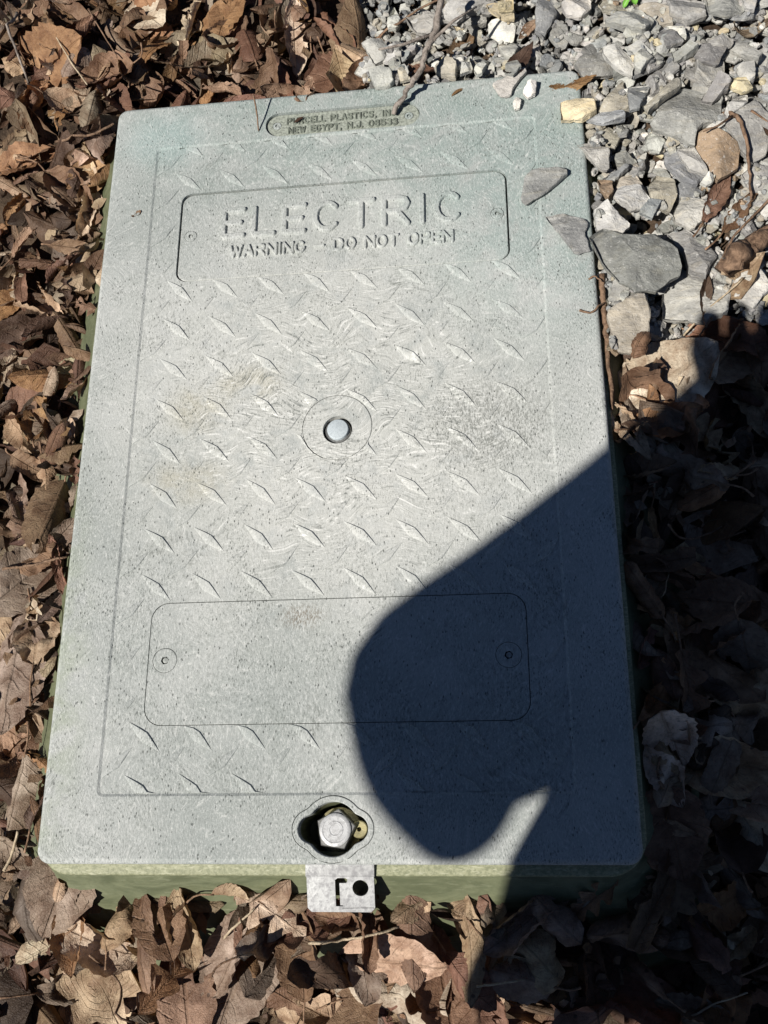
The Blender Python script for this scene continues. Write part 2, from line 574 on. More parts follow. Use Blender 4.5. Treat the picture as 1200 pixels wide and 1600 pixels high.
# ------------------------------------------------------------------ ground
def ground_z(x, y):
    """top of the soil; the bank rises towards the far right where the gravel lies"""
    x = np.asarray(x, float); y = np.asarray(y, float)
    far = 1 / (1 + np.exp(-(y - 0.22) / 0.07))
    right = 1 / (1 + np.exp(-(x - 0.06) / 0.09))
    side = 1 / (1 + np.exp(-(x - 0.19) / 0.04)) * (1 / (1 + np.exp(-(y - 0.02) / 0.06)))
    z = -0.126 + 0.053 * far + 0.017 * far * right + 0.034 * side * (1 - 0.5 * far)
    z = z + 0.036 / (1 + np.exp(-(y + 0.24) / 0.04)) + 0.016 / (1 + np.exp(-(x - 0.2) / 0.03)) * (1 - far) + 0.006 * np.sin(x * 9 + 1.3) * np.cos(y * 8)
    fade = np.clip((np.hypot(x, y) - 1.0) / 4, 0, 1)
    return z * (1 - fade) + fade * (-0.06 + 0.02 * np.sin(x * 1.3) * np.cos(y * 1.1))


ax = np.concatenate([-np.geomspace(60, 0.9, 26), np.linspace(-0.86, 0.86, 87), np.geomspace(0.9, 60, 26)])
GX, GY = np.meshgrid(ax, ax)
GZ = ground_z(GX, GY)
n = len(ax)
gv = np.stack([GX.ravel(), GY.ravel(), GZ.ravel()], 1)
gf = [(i * n + j, i * n + j + 1, (i + 1) * n + j + 1, (i + 1) * n + j) for i in range(n - 1) for j in range(n - 1)]
# the soil stays out of the sunken box
gf = [f for f in gf if not (abs(gv[list(f), 0].mean()) < LX - 0.005 and abs(gv[list(f), 1].mean()) < LY - 0.005)]
tag(add('ground', mesh('ground', gv, gf), mat=M_SOIL), kind='structure')

# ------------------------------------------------------------------ the utility box
box = tag(add('utility_box', None, loc=(0, 0, 0)),
          'grey-green plastic underground electric box with bolted rectangular lid', 'utility box')

V, F = [], []
out = lambda g, r, gy=None: rrect(0, 0, LX + g * MM, LY + (g if gy is None else gy) * MM, r * MM, 9)
rings(V, F, [(out(80, 95), -0.105), (out(61, 80), -0.082), (out(40, 64), -0.057), (out(20, 48), -0.033), (out(3.5, 34, 5.5), -0.0145), (out(0.5, 22), -0.0145), (out(-8, 12), -0.0140)])
rings(V, F, [(out(-8, 12), -0.0140), (out(-9, 12), -0.030), (out(-9, 12), -0.105)])
add('vault_wall', mesh('vault_wall', V, F, True, 30), box, M_VAULT)
V, F = [], []
rings(V, F, [(out(-3, 12), -0.0138), (out(3.6, 25, 6.4), -0.0138), (out(4.2, 25.5, 7.2), -0.0128), (out(3.9, 25, 7.0), -0.0113), (out(3.0, 24, 6.0), -0.0104), (out(-3, 10), -0.0100)])
add('rim', mesh('rim', V, F, True, 50), box, M_RIM)
V, F = [], []
sheet_into(V, F, rrect(0, 0, LX - 0.010, LY - 0.010, 0.01, 3), [], -0.105)
add('box_floor', mesh('box_floor', V, F), box, M_DARK)

# lid: skirt, rounded edge, border sheet, shallow step, tread field
ELEC = rrect(0.0, 0.1755, 0.1355, 0.0428, 0.0095)
BLANK = rrect(0.001, -0.1787, 0.1337, 0.0437, 0.0130)
MAKER = rrect(0.0, 0.2812, 0.0660, 0.0122, 0.0121, 12)
DISC = circle(0.0005, -0.0030, 0.0266, 56)
KEY = trefoil(0.0025, -0.2905, 4.1 * MM)
FIELD_Z = -0.9 * MM
V, F = [], []
prof = [(-2.2, -9.2), (-0.4, -9.2), (0.0, -8.6), (0.0, -3.6), (-0.3, -2.2), (-1.0, -1.0), (-2.1, -0.3), (-3.6, 0.0)]
rings(V, F, [(out(g, max(3.0, 9.5 + g)), z * MM) for g, z in prof])
E1 = rrect(0, -0.0008, 0.1612, 0.2685, 0.004, 4)
E2 = rrect(0, -0.0008, 0.1594, 0.2667, 0.003, 4)
sheet_into(V, F, out(-3.6, 5.9), [E1, KEY, MAKER], 0.0, None, [None, 0.006, 0.006])
wall(V, F, E1[::-1], 0.0, FIELD_Z, E2[::-1])
sheet_into(V, F, E2, [ELEC, BLANK, DISC], FIELD_Z, None, [0.006, 0.006, 0.006])
lid = add('lid', mesh('lid', V, F, True, 38), box, M_LID)

# raised diamond treads of the lid
A_, B_ = 37.45 * MM, 35.4 * MM


def tread_mesh(cx, cy, ang, hgt, clamp):
    L, Wd = 16.3 * MM, 4.3 * MM
    ts = np.array([-1, -0.72, -0.32, 0.0, 0.32, 0.72, 1])
    V = []
    ca, sa = math.cos(ang), math.sin(ang)
    for t in ts:
        w = Wd * (1 - abs(t) ** 1.15) * (1 - 0.12 * abs(t))
        h = hgt * (1 - abs(t) ** 2.5)
        for s, zz in ((-1, 0), (-0.62, 0.52), (-0.1, 0.88), (0.74, 1.0), (1.0, 0)):
            x, y = L * t, w * s
            px, py = cx + ca * x - sa * y, cy + sa * x + ca * y
            z = FIELD_Z - 0.25 * MM + (0.25 * MM + h) * zz
            px, py, cut = clamp(px, py)
            V.append((px, py, z if not cut else min(z, FIELD_Z + 0.55 * hgt)))
    F = [(i * 5 + k, (i + 1) * 5 + k, (i + 1) * 5 + k + 1, i * 5 + k + 1) for i in range(6) for k in range(4)]
    return V, F


def in_rr(x, y, cx, cy, hx, hy):
    return abs(x - cx) < hx and abs(y - cy) < hy


def clamp_field(x, y):
    cut = False
    nx = min(max(x, -0.1592), 0.1592); ny = min(max(y, -0.2672), 0.2656)
    cut = (nx != x) or (ny != y)
    x, y = nx, ny
    d = math.hypot(x - 0.0005, y + 0.003)
    if d < 0.0272:
        x = 0.0005 + (x - 0.0005) * 0.0272 / max(d, 1e-5); y = -0.003 + (y + 0.003) * 0.0272 / max(d, 1e-5); cut = True
    for cx, cy, hx, hy in ((0, 0.1755, 0.1361, 0.0434), (0.001, -0.1787, 0.1343, 0.0443)):
        if in_rr(x, y, cx, cy, hx, hy):
            dx, dy = hx - abs(x - cx), hy - abs(y - cy)
            if dy < dx: y = cy + math.copysign(hy, y - cy)
            else: x = cx + math.copysign(hx, x - cx)
            cut = True
    for (hx, hy) in KEY[::4]:
        pass
    return x, y, cut


def overlaps(cx, cy):
    return in_rr(cx, cy, 0, 0.1755, 0.1361 + 0.001, 0.0434 + 0.002) or in_rr(cx, cy, 0.001, -0.1787, 0.1343 + 0.001, 0.0443 + 0.002)


for j in range(-1, 15):
    for i in range(-1, 9):
        # backslash bars on the lattice, slash bars half a step away
        for kind in (0, 1):
            cx = -131.1 * MM + (i + 0.5 * kind) * A_
            cy = 230.6 * MM + (0.5 * kind) * B_ - j * B_
            if abs(cx) > 0.1545 or not (-0.269 < cy < 0.2665) or overlaps(cx, cy):
                continue
            if math.hypot(cx - 0.0005, cy + 0.003) < 0.019:
                continue
            if kind == 0 and abs(cx) > 0.14:
                continue
            if cy < -0.262 and abs(cx - 0.0025) < 0.03:
                continue
            a = R(-41 if kind == 0 else 43) + RNG.uniform(-0.04, 0.04)
            if kind == 1: a += math.pi
            v, f = tread_mesh(cx, cy, a, RNG.uniform(0.95, 1.25) * MM if kind == 0 else RNG.uniform(0.65, 0.95) * MM, clamp_field)
            add('tread', mesh('tread', v, f, True, 50), lid, M_LID)

# ---- letters: raised strokes, moulded with the plate
GLYPH = {
    'E': [[(1, 0), (0, 0), (0, 1), (1, 1)], [(0, .5), (.85, .5)]],
    'L': [[(0, 1), (0, 0), (1, 0)]],
    'T': [[(0, 1), (1, 1)], [(.5, 1), (.5, 0)]],
    'I': [[(.5, 0), (.5, 1)]],
    'R': [[(0, 0), (0, 1), (.62, 1), (.9, .93), (1, .76), (.9, .58), (.62, .5), (0, .5)], [(.55, .5), (1, 0)]],
    'P': [[(0, 0), (0, 1), (.62, 1), (.9, .93), (1, .74), (.9, .55), (.62, .47), (0, .47)]],
    'W': [[(0, 1), (.25, 0), (.5, .85), (.75, 0), (1, 1)]],
    'A': [[(0, 0), (.5, 1), (1, 0)], [(.2, .33), (.8, .33)]],
    'N': [[(0, 0), (0, 1), (1, 0), (1, 1)]],
    'D': [[(0, 0), (0, 1), (.5, 1), (.83, .87), (1, .5), (.83, .13), (.5, 0), (0, 0)]],
    '-': [[(0, .5), (1, .5)]],
    'U': [[(0, 1), (0, .28), (.14, .08), (.5, 0), (.86, .08), (1, .28), (1, 1)]],
    'S': [[(1, .82), (.82, .96), (.5, 1), (.15, .95), (0, .75), (.15, .56), (.85, .44), (1, .25), (.85, .05), (.5, 0), (.18, .04), (0, .18)]],
    'Y': [[(0, 1), (.5, .5), (1, 1)], [(.5, .5), (.5, 0)]],
    'J': [[(1, 1), (1, .25), (.85, .05), (.5, 0), (.15, .05), (0, .28)]],
    '.': [[(.5, 0), (.5, .06)]],
    ',': [[(.5, .06), (.5, 0), (.3, -.2)]],
    '8': [[(.5, .53), (.15, .62), (.05, .78), (.2, .96), (.5, 1), (.8, .96), (.95, .78), (.85, .62), (.5, .53), (.1, .42), (0, .24), (.15, .04), (.5, 0), (.85, .04), (1, .24), (.9, .42), (.5, .53)]],
    '5': [[(.95, 1), (.1, 1), (.05, .55), (.5, .62), (.88, .52), (1, .3), (.88, .08), (.5, 0), (.15, .04), (0, .16)]],
    '3': [[(.05, .88), (.25, .98), (.5, 1), (.85, .94), (.95, .76), (.8, .58), (.45, .53), (.85, .46), (1, .27), (.86, .06), (.5, 0), (.2, .03), (0, .15)]],
}


def arc(a0, a1, n=14):
    return [(.5 + .5 * math.cos(R(a0 + (a1 - a0) * k / n)), .5 + .5 * math.sin(R(a0 + (a1 - a0) * k / n))) for k in range(n + 1)]


GLYPH['C'] = [arc(42, 318)]
GLYPH['O'] = [arc(0, 360, 20)]
GLYPH['0'] = [arc(0, 360, 20)]
GLYPH['G'] = [arc(42, 352) + [(1, .42), (.6, .42)]]


def letter(ch, x0, y0, w, h, stroke, z, rise, res, parent, mat=None):
    """one raised letter as a moulded ridge: height follows the distance to its strokes"""
    segs = []
    for pl in GLYPH[ch]:
        for a, b in zip(pl[:-1], pl[1:]):
            segs.append((a[0] * w, a[1] * h, b[0] * w, b[1] * h))
    m = stroke / 2 + res * 1.5
    ylo = -m - (0.2 * h if ch == ',' else 0)
    nx = int((w + 2 * m) / res) + 2; ny = int((h + m - ylo) / res) + 2
    X, Y = np.meshgrid(-m + np.arange(nx) * res, ylo + np.arange(ny) * res)
    D = np.full(X.shape, 9.0)
    for ax_, ay, bx, by in segs:
        dx, dy = bx - ax_, by - ay
        t = np.clip(((X - ax_) * dx + (Y - ay) * dy) / (dx * dx + dy * dy + 1e-12), 0, 1)
        D = np.minimum(D, np.hypot(X - ax_ - t * dx, Y - ay - t * dy))
    e = max(res * 0.9, stroke * 0.16)
    s = np.clip((stroke / 2 + e * 0.5 - D) / e, 0, 1)
    Hh = rise * (s * s * (3 - 2 * s))
    keep = D < stroke / 2 + res * 1.6
    ids = -np.ones(X.shape, int)
    V, F = [], []
    for r in range(ny):
        for c in range(nx):
            if keep[r, c]:
                ids[r, c] = len(V)
                V.append((x0 + X[r, c], y0 + Y[r, c], z - 0.12 * MM + Hh[r, c] + (0.12 * MM if s[r, c] > 0.05 else 0)))
    for r in range(ny - 1):
        for c in range(nx - 1):
            q = (ids[r, c], ids[r, c + 1], ids[r + 1, c + 1], ids[r + 1, c])
            if min(q) >= 0:
                F.append(q)
    return add('letter', mesh('letter', V, F), parent, mat or M_LID)


def text_line(txt, x0, x1, y, h, stroke, z, rise, res, parent, wid=0.8, mat=None):
    wrel = {'I': .25, ' ': .55, '-': 1.0, '.': .25, ',': .3, 'W': 1.25, 'L': .85, 'E': .85, 'J': .8}
    ws = [wrel.get(c, 1.0) for c in txt]
    cell = h * wid
    total = sum(ws) * cell
    gap = (x1 - x0 - total) / (len(txt) - 1)
    x = x0
    for c, w in zip(txt, ws):
        if c != ' ':
            letter(c, x, y, w * cell, h, stroke, z, rise, res, parent, mat)
        x += w * cell + gap


def boss(cx, cy, r, hole_r, z, parent, sides=6, gap=0.45):
    """round moulded boss with a socket and the pin at its bottom"""
    V, F = [], []
    lp = circle(cx, cy, r, 30)
    rings(V, F, [(lp, z - 2 * MM), (lp, z - 0.25 * MM), (circle(cx, cy, r - 0.5 * MM, 30), z)])
    sheet_into(V, F, circle(cx, cy, r - 0.5 * MM, 30), [circle(cx, cy, hole_r, sides * 4 if sides > 8 else sides, 0.2)], z, None, [2.2 * MM])
    b = add('screw_boss', mesh('screw_boss', V, F, True, 40), parent, M_LID)
    V, F = [], []
    c = circle(cx + 0.2 * MM, cy + 0.1 * MM, hole_r * 0.66, 12)
    rings(V, F, [(c, z - 2.2 * MM), (c, z - 0.9 * MM), (circle(cx + 0.2 * MM, cy + 0.1 * MM, hole_r * 0.5, 12), z - 0.6 * MM)])
    F.append(tuple(range(24, 36)))
    add('pin', mesh('pin', V, F, True, 40), parent, M_LID)


def plate(name, outline_f, z, bosses, thick=5 * MM, bev=0.5 * MM, mat=None):
    V, F = [], []
    o0, o1 = outline_f(0.0), outline_f(bev)
    holes = [circle(x, y, r + 0.35 * MM, 32) for x, y, r, _, _ in bosses]
    rings(V, F, [(o0, z - thick), (o0, z - bev), (o1, z)])
    sheet_into(V, F, o1, holes, z, None, [2.5 * MM] * len(holes))
    p = add(name, mesh(name, V, F, True, 40), box, mat or M_LID)
    for x, y, r, hr, sd in bosses:
        boss(x, y, r, hr, z + 0.15 * MM, p, sd)
    return p


EZ = FIELD_Z - 1.0 * MM
pe = plate('warning_plate', lambda g: rrect(0.0, 0.1755, 0.1343 - g, 0.0416 - g, 0.0088), EZ,
           [(-0.1255, 0.1768, 5.0 * MM, 1.9 * MM, 12), (0.1268, 0.1768, 5.0 * MM, 1.9 * MM, 12)])
tag(pe, 'recessed plate with raised lettering reading ELECTRIC, WARNING - DO NOT OPEN')
text_line('ELECTRIC', -0.0975, 0.0975, 0.1735, 25.0 * MM, 4.3 * MM, EZ, 2.4 * MM, 0.5 * MM, pe, 0.76)
text_line('WARNING - DO NOT OPEN', -0.0905, 0.0905, 0.1533, 9.8 * MM, 2.1 * MM, EZ, 1.9 * MM, 0.36 * MM, pe, 0.74)
BZ = FIELD_Z - 0.12 * MM
pb = plate('blank_plate', lambda g: rrect(0.001, -0.1787, 0.1332 - g, 0.0432 - g, 0.0126), BZ,
           [(-0.1202, -0.1768, 8.6 * MM, 3.0 * MM, 6), (0.1213, -0.1783, 8.6 * MM, 3.0 * MM, 6)], bev=0.22 * MM)
MZ = -2.2 * MM
pm = plate('maker_plate', lambda g: rrect(0.0, 0.2812, 0.0654 - g, 0.0116 - g, 0.0113 - g, 12), MZ,
           [(-0.0565, 0.2818, 3.6 * MM, 1.7 * MM, 12), (0.0568, 0.2808, 3.6 * MM, 1.7 * MM, 12)], mat=M_MAKER)
text_line('PURCELL PLASTICS, INC.', -0.0475, 0.0480, 0.2822, 5.6 * MM, 1.3 * MM, MZ, 1.1 * MM, 0.32 * MM, pm, 0.60, M_GRIME)
text_line('NEW EGYPT, N.J. 08533', -0.0460, 0.0470, 0.2727, 5.6 * MM, 1.3 * MM, MZ, 1.1 * MM, 0.32 * MM, pm, 0.62, M_GRIME)

# centre disc with its recessed bolt
V, F = [], []
c0 = circle(0.0005, -0.003, 0.0262, 56); c1 = circle(0.0005, -0.003, 0.0258, 56)
rings(V, F, [(c0, FIELD_Z - 5 * MM), (c0, FIELD_Z - 0.1 * MM), (c1, FIELD_Z + 0.18 * MM)])
sheet_into(V, F, c1, [circle(0.0007, -0.0054, 0.0112, 40)], FIELD_Z + 0.18 * MM, None, [9 * MM])
cd = add('bolt_disc', mesh('bolt_disc', V, F, True, 40), box, M_LID)


def lathe(cx, cy, prof_, n=32):
    V, F = [], []
    rings(V, F, [(circle(cx, cy, max(r, 1e-5), n), z) for r, z in prof_])
    F.append(tuple(range((len(prof_) - 1) * n, len(prof_) * n)))
    return V, F


v, f = lathe(0.0007, -0.0054, [(9.9 * MM, -10 * MM), (9.9 * MM, -3.6 * MM), (9.3 * MM, -3.0 * MM), (8.4 * MM, -3.0 * MM)])
add('bolt_sleeve', mesh('bolt_sleeve', v, f, True, 40), box, M_STEEL)
v, f = lathe(0.0010, -0.0052, [(8.0 * MM, -6 * MM), (8.0 * MM, 0.0 * MM), (7.8 * MM, 0.25 * MM), (7.5 * MM, 0.35 * MM)])
cb = add('centre_bolt', mesh('centre_bolt', v, f, True, 40), box, M_ZINC)

# key hole: collar, sleeve, pentagon bolt, guide pin
V, F = [], []
k0 = trefoil(0.0025, -0.2905, 3.7 * MM); k1 = trefoil(0.0025, -0.2905, 3.3 * MM); k2 = trefoil(0.0025, -0.2905, 0.5 * MM); k3 = trefoil(0.0025, -0.2905, 0.0)
rings(V, F, [(k0, -6 * MM), (k0, -0.35 * MM), (k1, 0.05 * MM), (k2, 0.05 * MM), (k3, -0.5 * MM), (k3, -9 * MM)])
add('keyhole_collar', mesh('keyhole_collar', V, F, True, 40), box, M_LID)
V, F = [], []
rings(V, F, [(trefoil(0.0025, -0.2905, 1.5 * MM), -9 * MM), (trefoil(0.0025, -0.2905, 0.2 * MM), -9 * MM), (trefoil(0.0025, -0.2905, -0.6 * MM), -38 * MM)])
F.append(tuple(range(len(V) - 96, len(V))))
add('keyhole_sleeve', mesh('keyhole_sleeve', V, F, True, 40), box, M_VAULT)
lock = add('lock_bolt', None, box)
PC = (0.0034, -0.2910)
pent = lambda r, a=0.35: [(PC[0] + r * math.cos(R(90 - 8) + a * 0 + 2 * math.pi * k / 5), PC[1] + r * math.sin(R(90 - 8) + 2 * math.pi * k / 5)) for k in range(5)]
V, F = [], []
rings(V, F, [(pent(13.6 * MM), -22 * MM), (pent(13.6 * MM), -5.2 * MM), (pent(12.9 * MM), -4.4 * MM)])
F.append((10, 11, 12, 13, 14))
add('pentagon_head', mesh('pentagon_head', V, F, False), lock, M_STEEL)
v, f = lathe(PC[0], PC[1], [(10.6 * MM, -4.6 * MM), (10.5 * MM, -3.3 * MM), (9.8 * MM, -2.8 * MM), (8.3 * MM, -2.75 * MM), (8.0 * MM, -3.0 * MM), (5.6 * MM, -3.0 * MM), (5.3 * MM, -2.7 * MM), (3.6 * MM, -2.7 * MM), (3.3 * MM, -3.0 * MM), (1.2 * MM, -2.95 * MM)])
add('bolt_crown', mesh('bolt_crown', v, f, True, 35), lock, M_CROWN)
v, f = lathe(PC[0], PC[1], [(14.8 * MM, -26 * MM), (15.2 * MM, -24 * MM), (15.0 * MM, -22 * MM), (12 * MM, -21.5 * MM)])
add('washer', mesh('washer', v, f, True, 35), lock, M_BRASS)
gx, gy = 0.0186, -0.2906
V, F = [], []
rings(V, F, [(circle(gx, gy, 5.6 * MM, 24), -30 * MM), (circle(gx, gy, 5.6 * MM, 24), -9.4 * MM), (circle(gx, gy, 5.0 * MM, 24), -8.8 * MM),
             (circle(gx, gy, 1.5 * MM, 24), -8.9 * MM), (circle(gx, gy, 1.4 * MM, 24), -16 * MM)])
add('guide_pin', mesh('guide_pin', V, F, True, 40), box, M_BRASS)

# bent steel hasp on the near edge: tab over the rim, then a plate sloping down along the wall
bx0, bx1 = -16.6 * MM, 28.8 * MM
br = add('hasp_bracket', None, box)


def hasp():
    t = 2.2 * MM
    y0, y1 = -LY + 0.4 * MM, -LY - 7.4 * MM          # tab from under the lid edge to the fold
    z0, z1 = -7.2 * MM, -8.4 * MM
    V, F = [], []
    pr_ = [(y0, z0), (y1, z1)]
    # tab as a slab
    P = [(bx0, y0, z0), (bx1, y0, z0), (bx1, y1, z1), (bx0, y1, z1)]
    V += P + [(x, y, z - t) for x, y, z in P]
    F += [(0, 3, 2, 1), (4, 5, 6, 7), (0, 1, 5, 4), (1, 2, 6, 5), (2, 3, 7, 6), (3, 0, 4, 7)]
    add('tab', mesh('tab', V, F, False), br, M_GALV)
    # sloping plate in its own plane: s across, d down the slope
    sl = R(20)                                            # slope below the horizontal
    ex = np.array([1.0, 0, 0]); ed = np.array([0, -math.cos(sl), -math.sin(sl)]); en = np.array([0, -math.sin(sl), math.cos(sl)])
    org = np.array([bx0 + 0.6 * MM, y1 - 0.1 * MM, z1 - 0.35 * MM])
    W_, D_ = bx1 - bx0 - 0.9 * MM, 23.2 * MM
    ch = 2.6 * MM
    o = [(0, 0), (W_, 0), (W_, -D_ + ch), (W_ - ch, -D_), (ch, -D_), (0, -D_ + ch)][::-1]
    u = lambda q: q * MM
    hole = circle(u(35.4), -u(7.4), u(5.3), 32)
    slot = [(u(18.8), -u(2.2)), (u(20.6), -u(0.9)), (u(25.5), -u(0.9)), (u(26.9), -u(1.7)), (u(26.9), -u(3.4)), (u(25.9), -u(4.2)), (u(23.8), -u(4.2)), (u(23.4), -u(4.8)), (u(23.4), -u(19.4)), (u(18.8), -u(19.4))]
    pv, pf = [], []
    sheet_into(pv, pf, o, [hole, slot], 0.0, t, [t, t])
    X = [org + ex * p[0] + ed * (-p[1]) + en * p[2] for p in pv]
    add('plate', mesh('plate', X, [f[::-1] for f in pf], False), br, M_GALV)

    def bar(name, q, hi):
        vv = [org + ex * a + ed * b + en * hi for a, b in q] + [org + ex * a + ed * b + en * (hi - 1.0 * MM) for a, b in q]
        add(name, mesh(name, vv, [(3, 2, 1, 0), (0, 1, 5, 4), (1, 2, 6, 5), (2, 3, 7, 6), (3, 0, 4, 7)], False), br, M_GALV)
    bar('tongue', [(u(21.5), u(4.6)), (u(23.5), u(4.6)), (u(23.5), u(19.6)), (u(21.5), u(19.6))], -1.0 * MM)
    bar('hem', [(u(22.9), u(20.6)), (W_ - u(0.8), u(20.2)), (W_ - u(0.8), u(21.0)), (u(22.9), u(21.4))], 0.5 * MM)
    bar('fold_ridge', [(0, -u(0.5)), (W_, -u(0.5)), (W_, u(0.4)), (0, u(0.4))], 0.5 * MM)


hasp()

# ------------------------------------------------------------------ settling: a height map of what already lies there
CELL = 0.004
HX0, HY0, HX1, HY1 = -0.85, -0.95, 0.90, 1.05
NXc, NYc = int((HX1 - HX0) / CELL), int((HY1 - HY0) / CELL)
hx = HX0 + (np.arange(NXc) + 0.5) * CELL
hy = HY0 + (np.arange(NYc) + 0.5) * CELL
HXX, HYY = np.meshgrid(hx, hy)
H = ground_z(HXX, HYY)
outd = np.maximum(np.abs(HXX) - LX, np.abs(HYY) - LY)
flare = np.where(outd < 0.0065, -0.010, -0.0145 - (outd - 0.0045) * 1.19)
H = np.where(outd < 0.080, np.maximum(H, flare), H)
H = np.where(outd <= 0, 0.0, H)


def cells(P):
    ix = np.clip(((P[:, 0] - HX0) / CELL).astype(int), 0, NXc - 1)
    iy = np.clip(((P[:, 1] - HY0) / CELL).astype(int), 0, NYc - 1)
    return iy, ix


def settle(P, pct, eps=0.0004, conform=False):
    """drop points P (world xy, local z) on the height map; returns the settled points"""
    iy, ix = cells(P)
    dz = np.percentile(H[iy, ix] - P[:, 2], pct) + eps
    Q = P.copy()
    Q[:, 2] += dz
    return Q


def deposit(Q, spread=True):
    iy, ix = cells(Q)
    np.maximum.at(H, (iy, ix), Q[:, 2])


# ------------------------------------------------------------------ leaves
TINTS = {
    'tan': (0.47, 0.340, 0.222), 'brown': (0.235, 0.147, 0.090), 'dark brown': (0.105, 0.067, 0.044),
    'reddish brown': (0.225, 0.122, 0.081), 'orange brown': (0.35, 0.200, 0.098), 'grey brown': (0.310, 0.243, 0.180),
    'pale beige': (0.66, 0.55, 0.40),
}
TINT_P = ['tan'] * 22 + ['brown'] * 28 + ['dark brown'] * 10 + ['reddish brown'] * 12 + ['orange brown'] * 8 + ['grey brown'] * 16 + ['pale beige'] * 4


def crumple(x, y, rng, amp, k0, n=6):
    z = np.zeros_like(x)
    for _ in range(n):
        k = k0 * rng.uniform(0.6, 2.2)
        a = rng.uniform(0, 2 * math.pi)
        z += amp * (k0 / k) * np.sin(k * (x * math.cos(a) + y * math.sin(a)) + rng.uniform(0, 6.3)) / math.sqrt(n) * 1.4
    return z


def leaf_geom(shape, state, L, rng, nu=16, nv=10):
    """blade as a grid: u along the midrib, v across; returns verts, faces, uv (flat at z~0, centred)"""
    u = np.linspace(0, 1, nu + 1)
    v = np.linspace(-1, 1, nv + 1)
    U, Vv = np.meshgrid(u, v, indexing='ij')
    side = np.sign(Vv)
    jit = rng.uniform(0, 6.3, 8)
    if shape == 'maple':
        # palmate: u is the distance from the stalk, v sweeps round; lobes point at five angles
        th = Vv * R(142)
        lob = np.zeros_like(th)
        ph = np.zeros_like(th)
        for c, r in ((0, 1.0), (R(52), 0.88), (R(-52), 0.88), (R(112), 0.60), (R(-112), 0.60)):
            d = np.abs(th - c)
            lob = np.maximum(lob, r * np.clip(1 - d / R(34), 0, 1) ** 0.75)
        rad = 0.50 + 0.50 * lob
        rad *= 1 + 0.06 * np.sin(th * 23 + jit[0]) + 0.05 * np.sin(th * 41 + jit[1])
        X = U * rad * np.sin(th) * L * 0.62
        Y = U * rad * np.cos(th) * L * 0.62
        ph = np.abs(((th / R(52) + 0.5) % 1.0) - 0.5) * 2
        UVs = np.stack([U, ph], -1)
    else:
        if shape == 'oval': w = 0.29 * np.sin(math.pi * u ** 0.92) ** 0.72
        elif shape == 'narrow': w = 0.155 * np.sin(math.pi * u ** 0.85) ** 0.85
        elif shape == 'broad': w = 0.40 * np.sin(math.pi * u ** 0.78) ** 0.70
        elif shape == 'lobed': w = 0.34 * np.sin(math.pi * u ** 0.95) ** 0.6 * (0.60 + 0.40 * np.cos(2 * math.pi * 3.3 * u + jit[0]))
        else: w = 0.34 * np.sin(math.pi * np.clip(u, 0.08, 0.92)) ** 0.4
        w = np.maximum(w, 0.006)[:, None] * np.ones_like(Vv)
        teeth = 1 + 0.045 * np.sin(U * 2 * math.pi * 9 + jit[1]) * np.abs(Vv) + 0.05 * np.sin(U * 17 + side * 2 + jit[2]) * np.abs(Vv)
        w = w * teeth
        if shape == 'torn':
            w = w * (0.72 + 0.28 * np.sin(U * 7 + side * jit[3]) + 0.10 * np.sin(U * 29 + side * jit[4]))
        X = Vv * w * L
        Y = (U - 0.5) * L + 0.09 * L * np.abs(Vv) * (0.5 - U) * 0
        UVs = np.stack([U, Vv], -1)
    Z = np.zeros_like(X)
    wd = np.abs(X).max() + 1e-6
    if shape in ('oval', 'narrow', 'broad'):
        Z += 0.015 * L * np.sin(2 * math.pi * (8 * U - 1.7 * np.abs(Vv))) * np.abs(Vv) ** 0.6   # pleats between side veins
    amp = {'flat': 0.045, 'folded': 0.065, 'curled': 0.08, 'rolled': 0.055, 'crumpled': 0.125}[state] * L
    Z += crumple(X, Y, rng, amp * 0.55, 70 / (L / 0.06)) * (0.35 + 0.65 * np.clip(np.abs(X) / wd + 0.3, 0, 1))
    Z += crumple(X, Y, rng, 0.009 * L, 330 / (L / 0.06))
    if state == 'crumpled':
        Z += crumple(X, Y, rng, amp * 0.40, 190 / (L / 0.06))
        X = X + crumple(Y, Z, rng, amp * 0.35, 90); Y = Y + crumple(X, Z, rng, amp * 0.3, 90)
    fold = {'flat': 0.10, 'folded': 0.75, 'curled': 0.25, 'rolled': 0.1, 'crumpled': 0.3}[state] * rng.uniform(0.6, 1.25)
    Z += np.abs(X) * fold
    kx = {'flat': 10, 'folded': 16, 'curled': 52, 'rolled': 120, 'crumpled': 36}[state] * rng.uniform(0.7, 1.25) * (0.06 / L)
    kx = kx * (1 + 0.5 * (U - 0.5) * rng.uniform(-1, 1))
    r = 1 / kx - Z
    X, Z = r * np.sin(kx * X), 1 / kx - r * np.cos(kx * X)
    ky = {'flat': 8, 'folded': 14, 'curled': 30, 'rolled': 10, 'crumpled': 26}[state] * rng.uniform(-0.5, 1.2) * (0.06 / L)
    if abs(ky) < 0.5: ky = 0.5
    r = 1 / ky - Z
    Y, Z = r * np.sin(ky * Y), 1 / ky - r * np.cos(ky * Y)
    tw = rng.uniform(-7, 7) * (1.0 if state != 'flat' else 0.3)
    X, Z = X * np.cos(tw * Y) - Z * np.sin(tw * Y), X * np.sin(tw * Y) + Z * np.cos(tw * Y)
    P = np.stack([X.ravel(), Y.ravel(), Z.ravel()], 1)
    P -= P.mean(0)
    m = nv + 1
    F = []
    cut = None
    if shape == 'torn' or rng.random() < 0.22:
        cut = (rng.uniform(0, 1), rng.uniform(-1, 1), rng.uniform(0.08, 0.26))
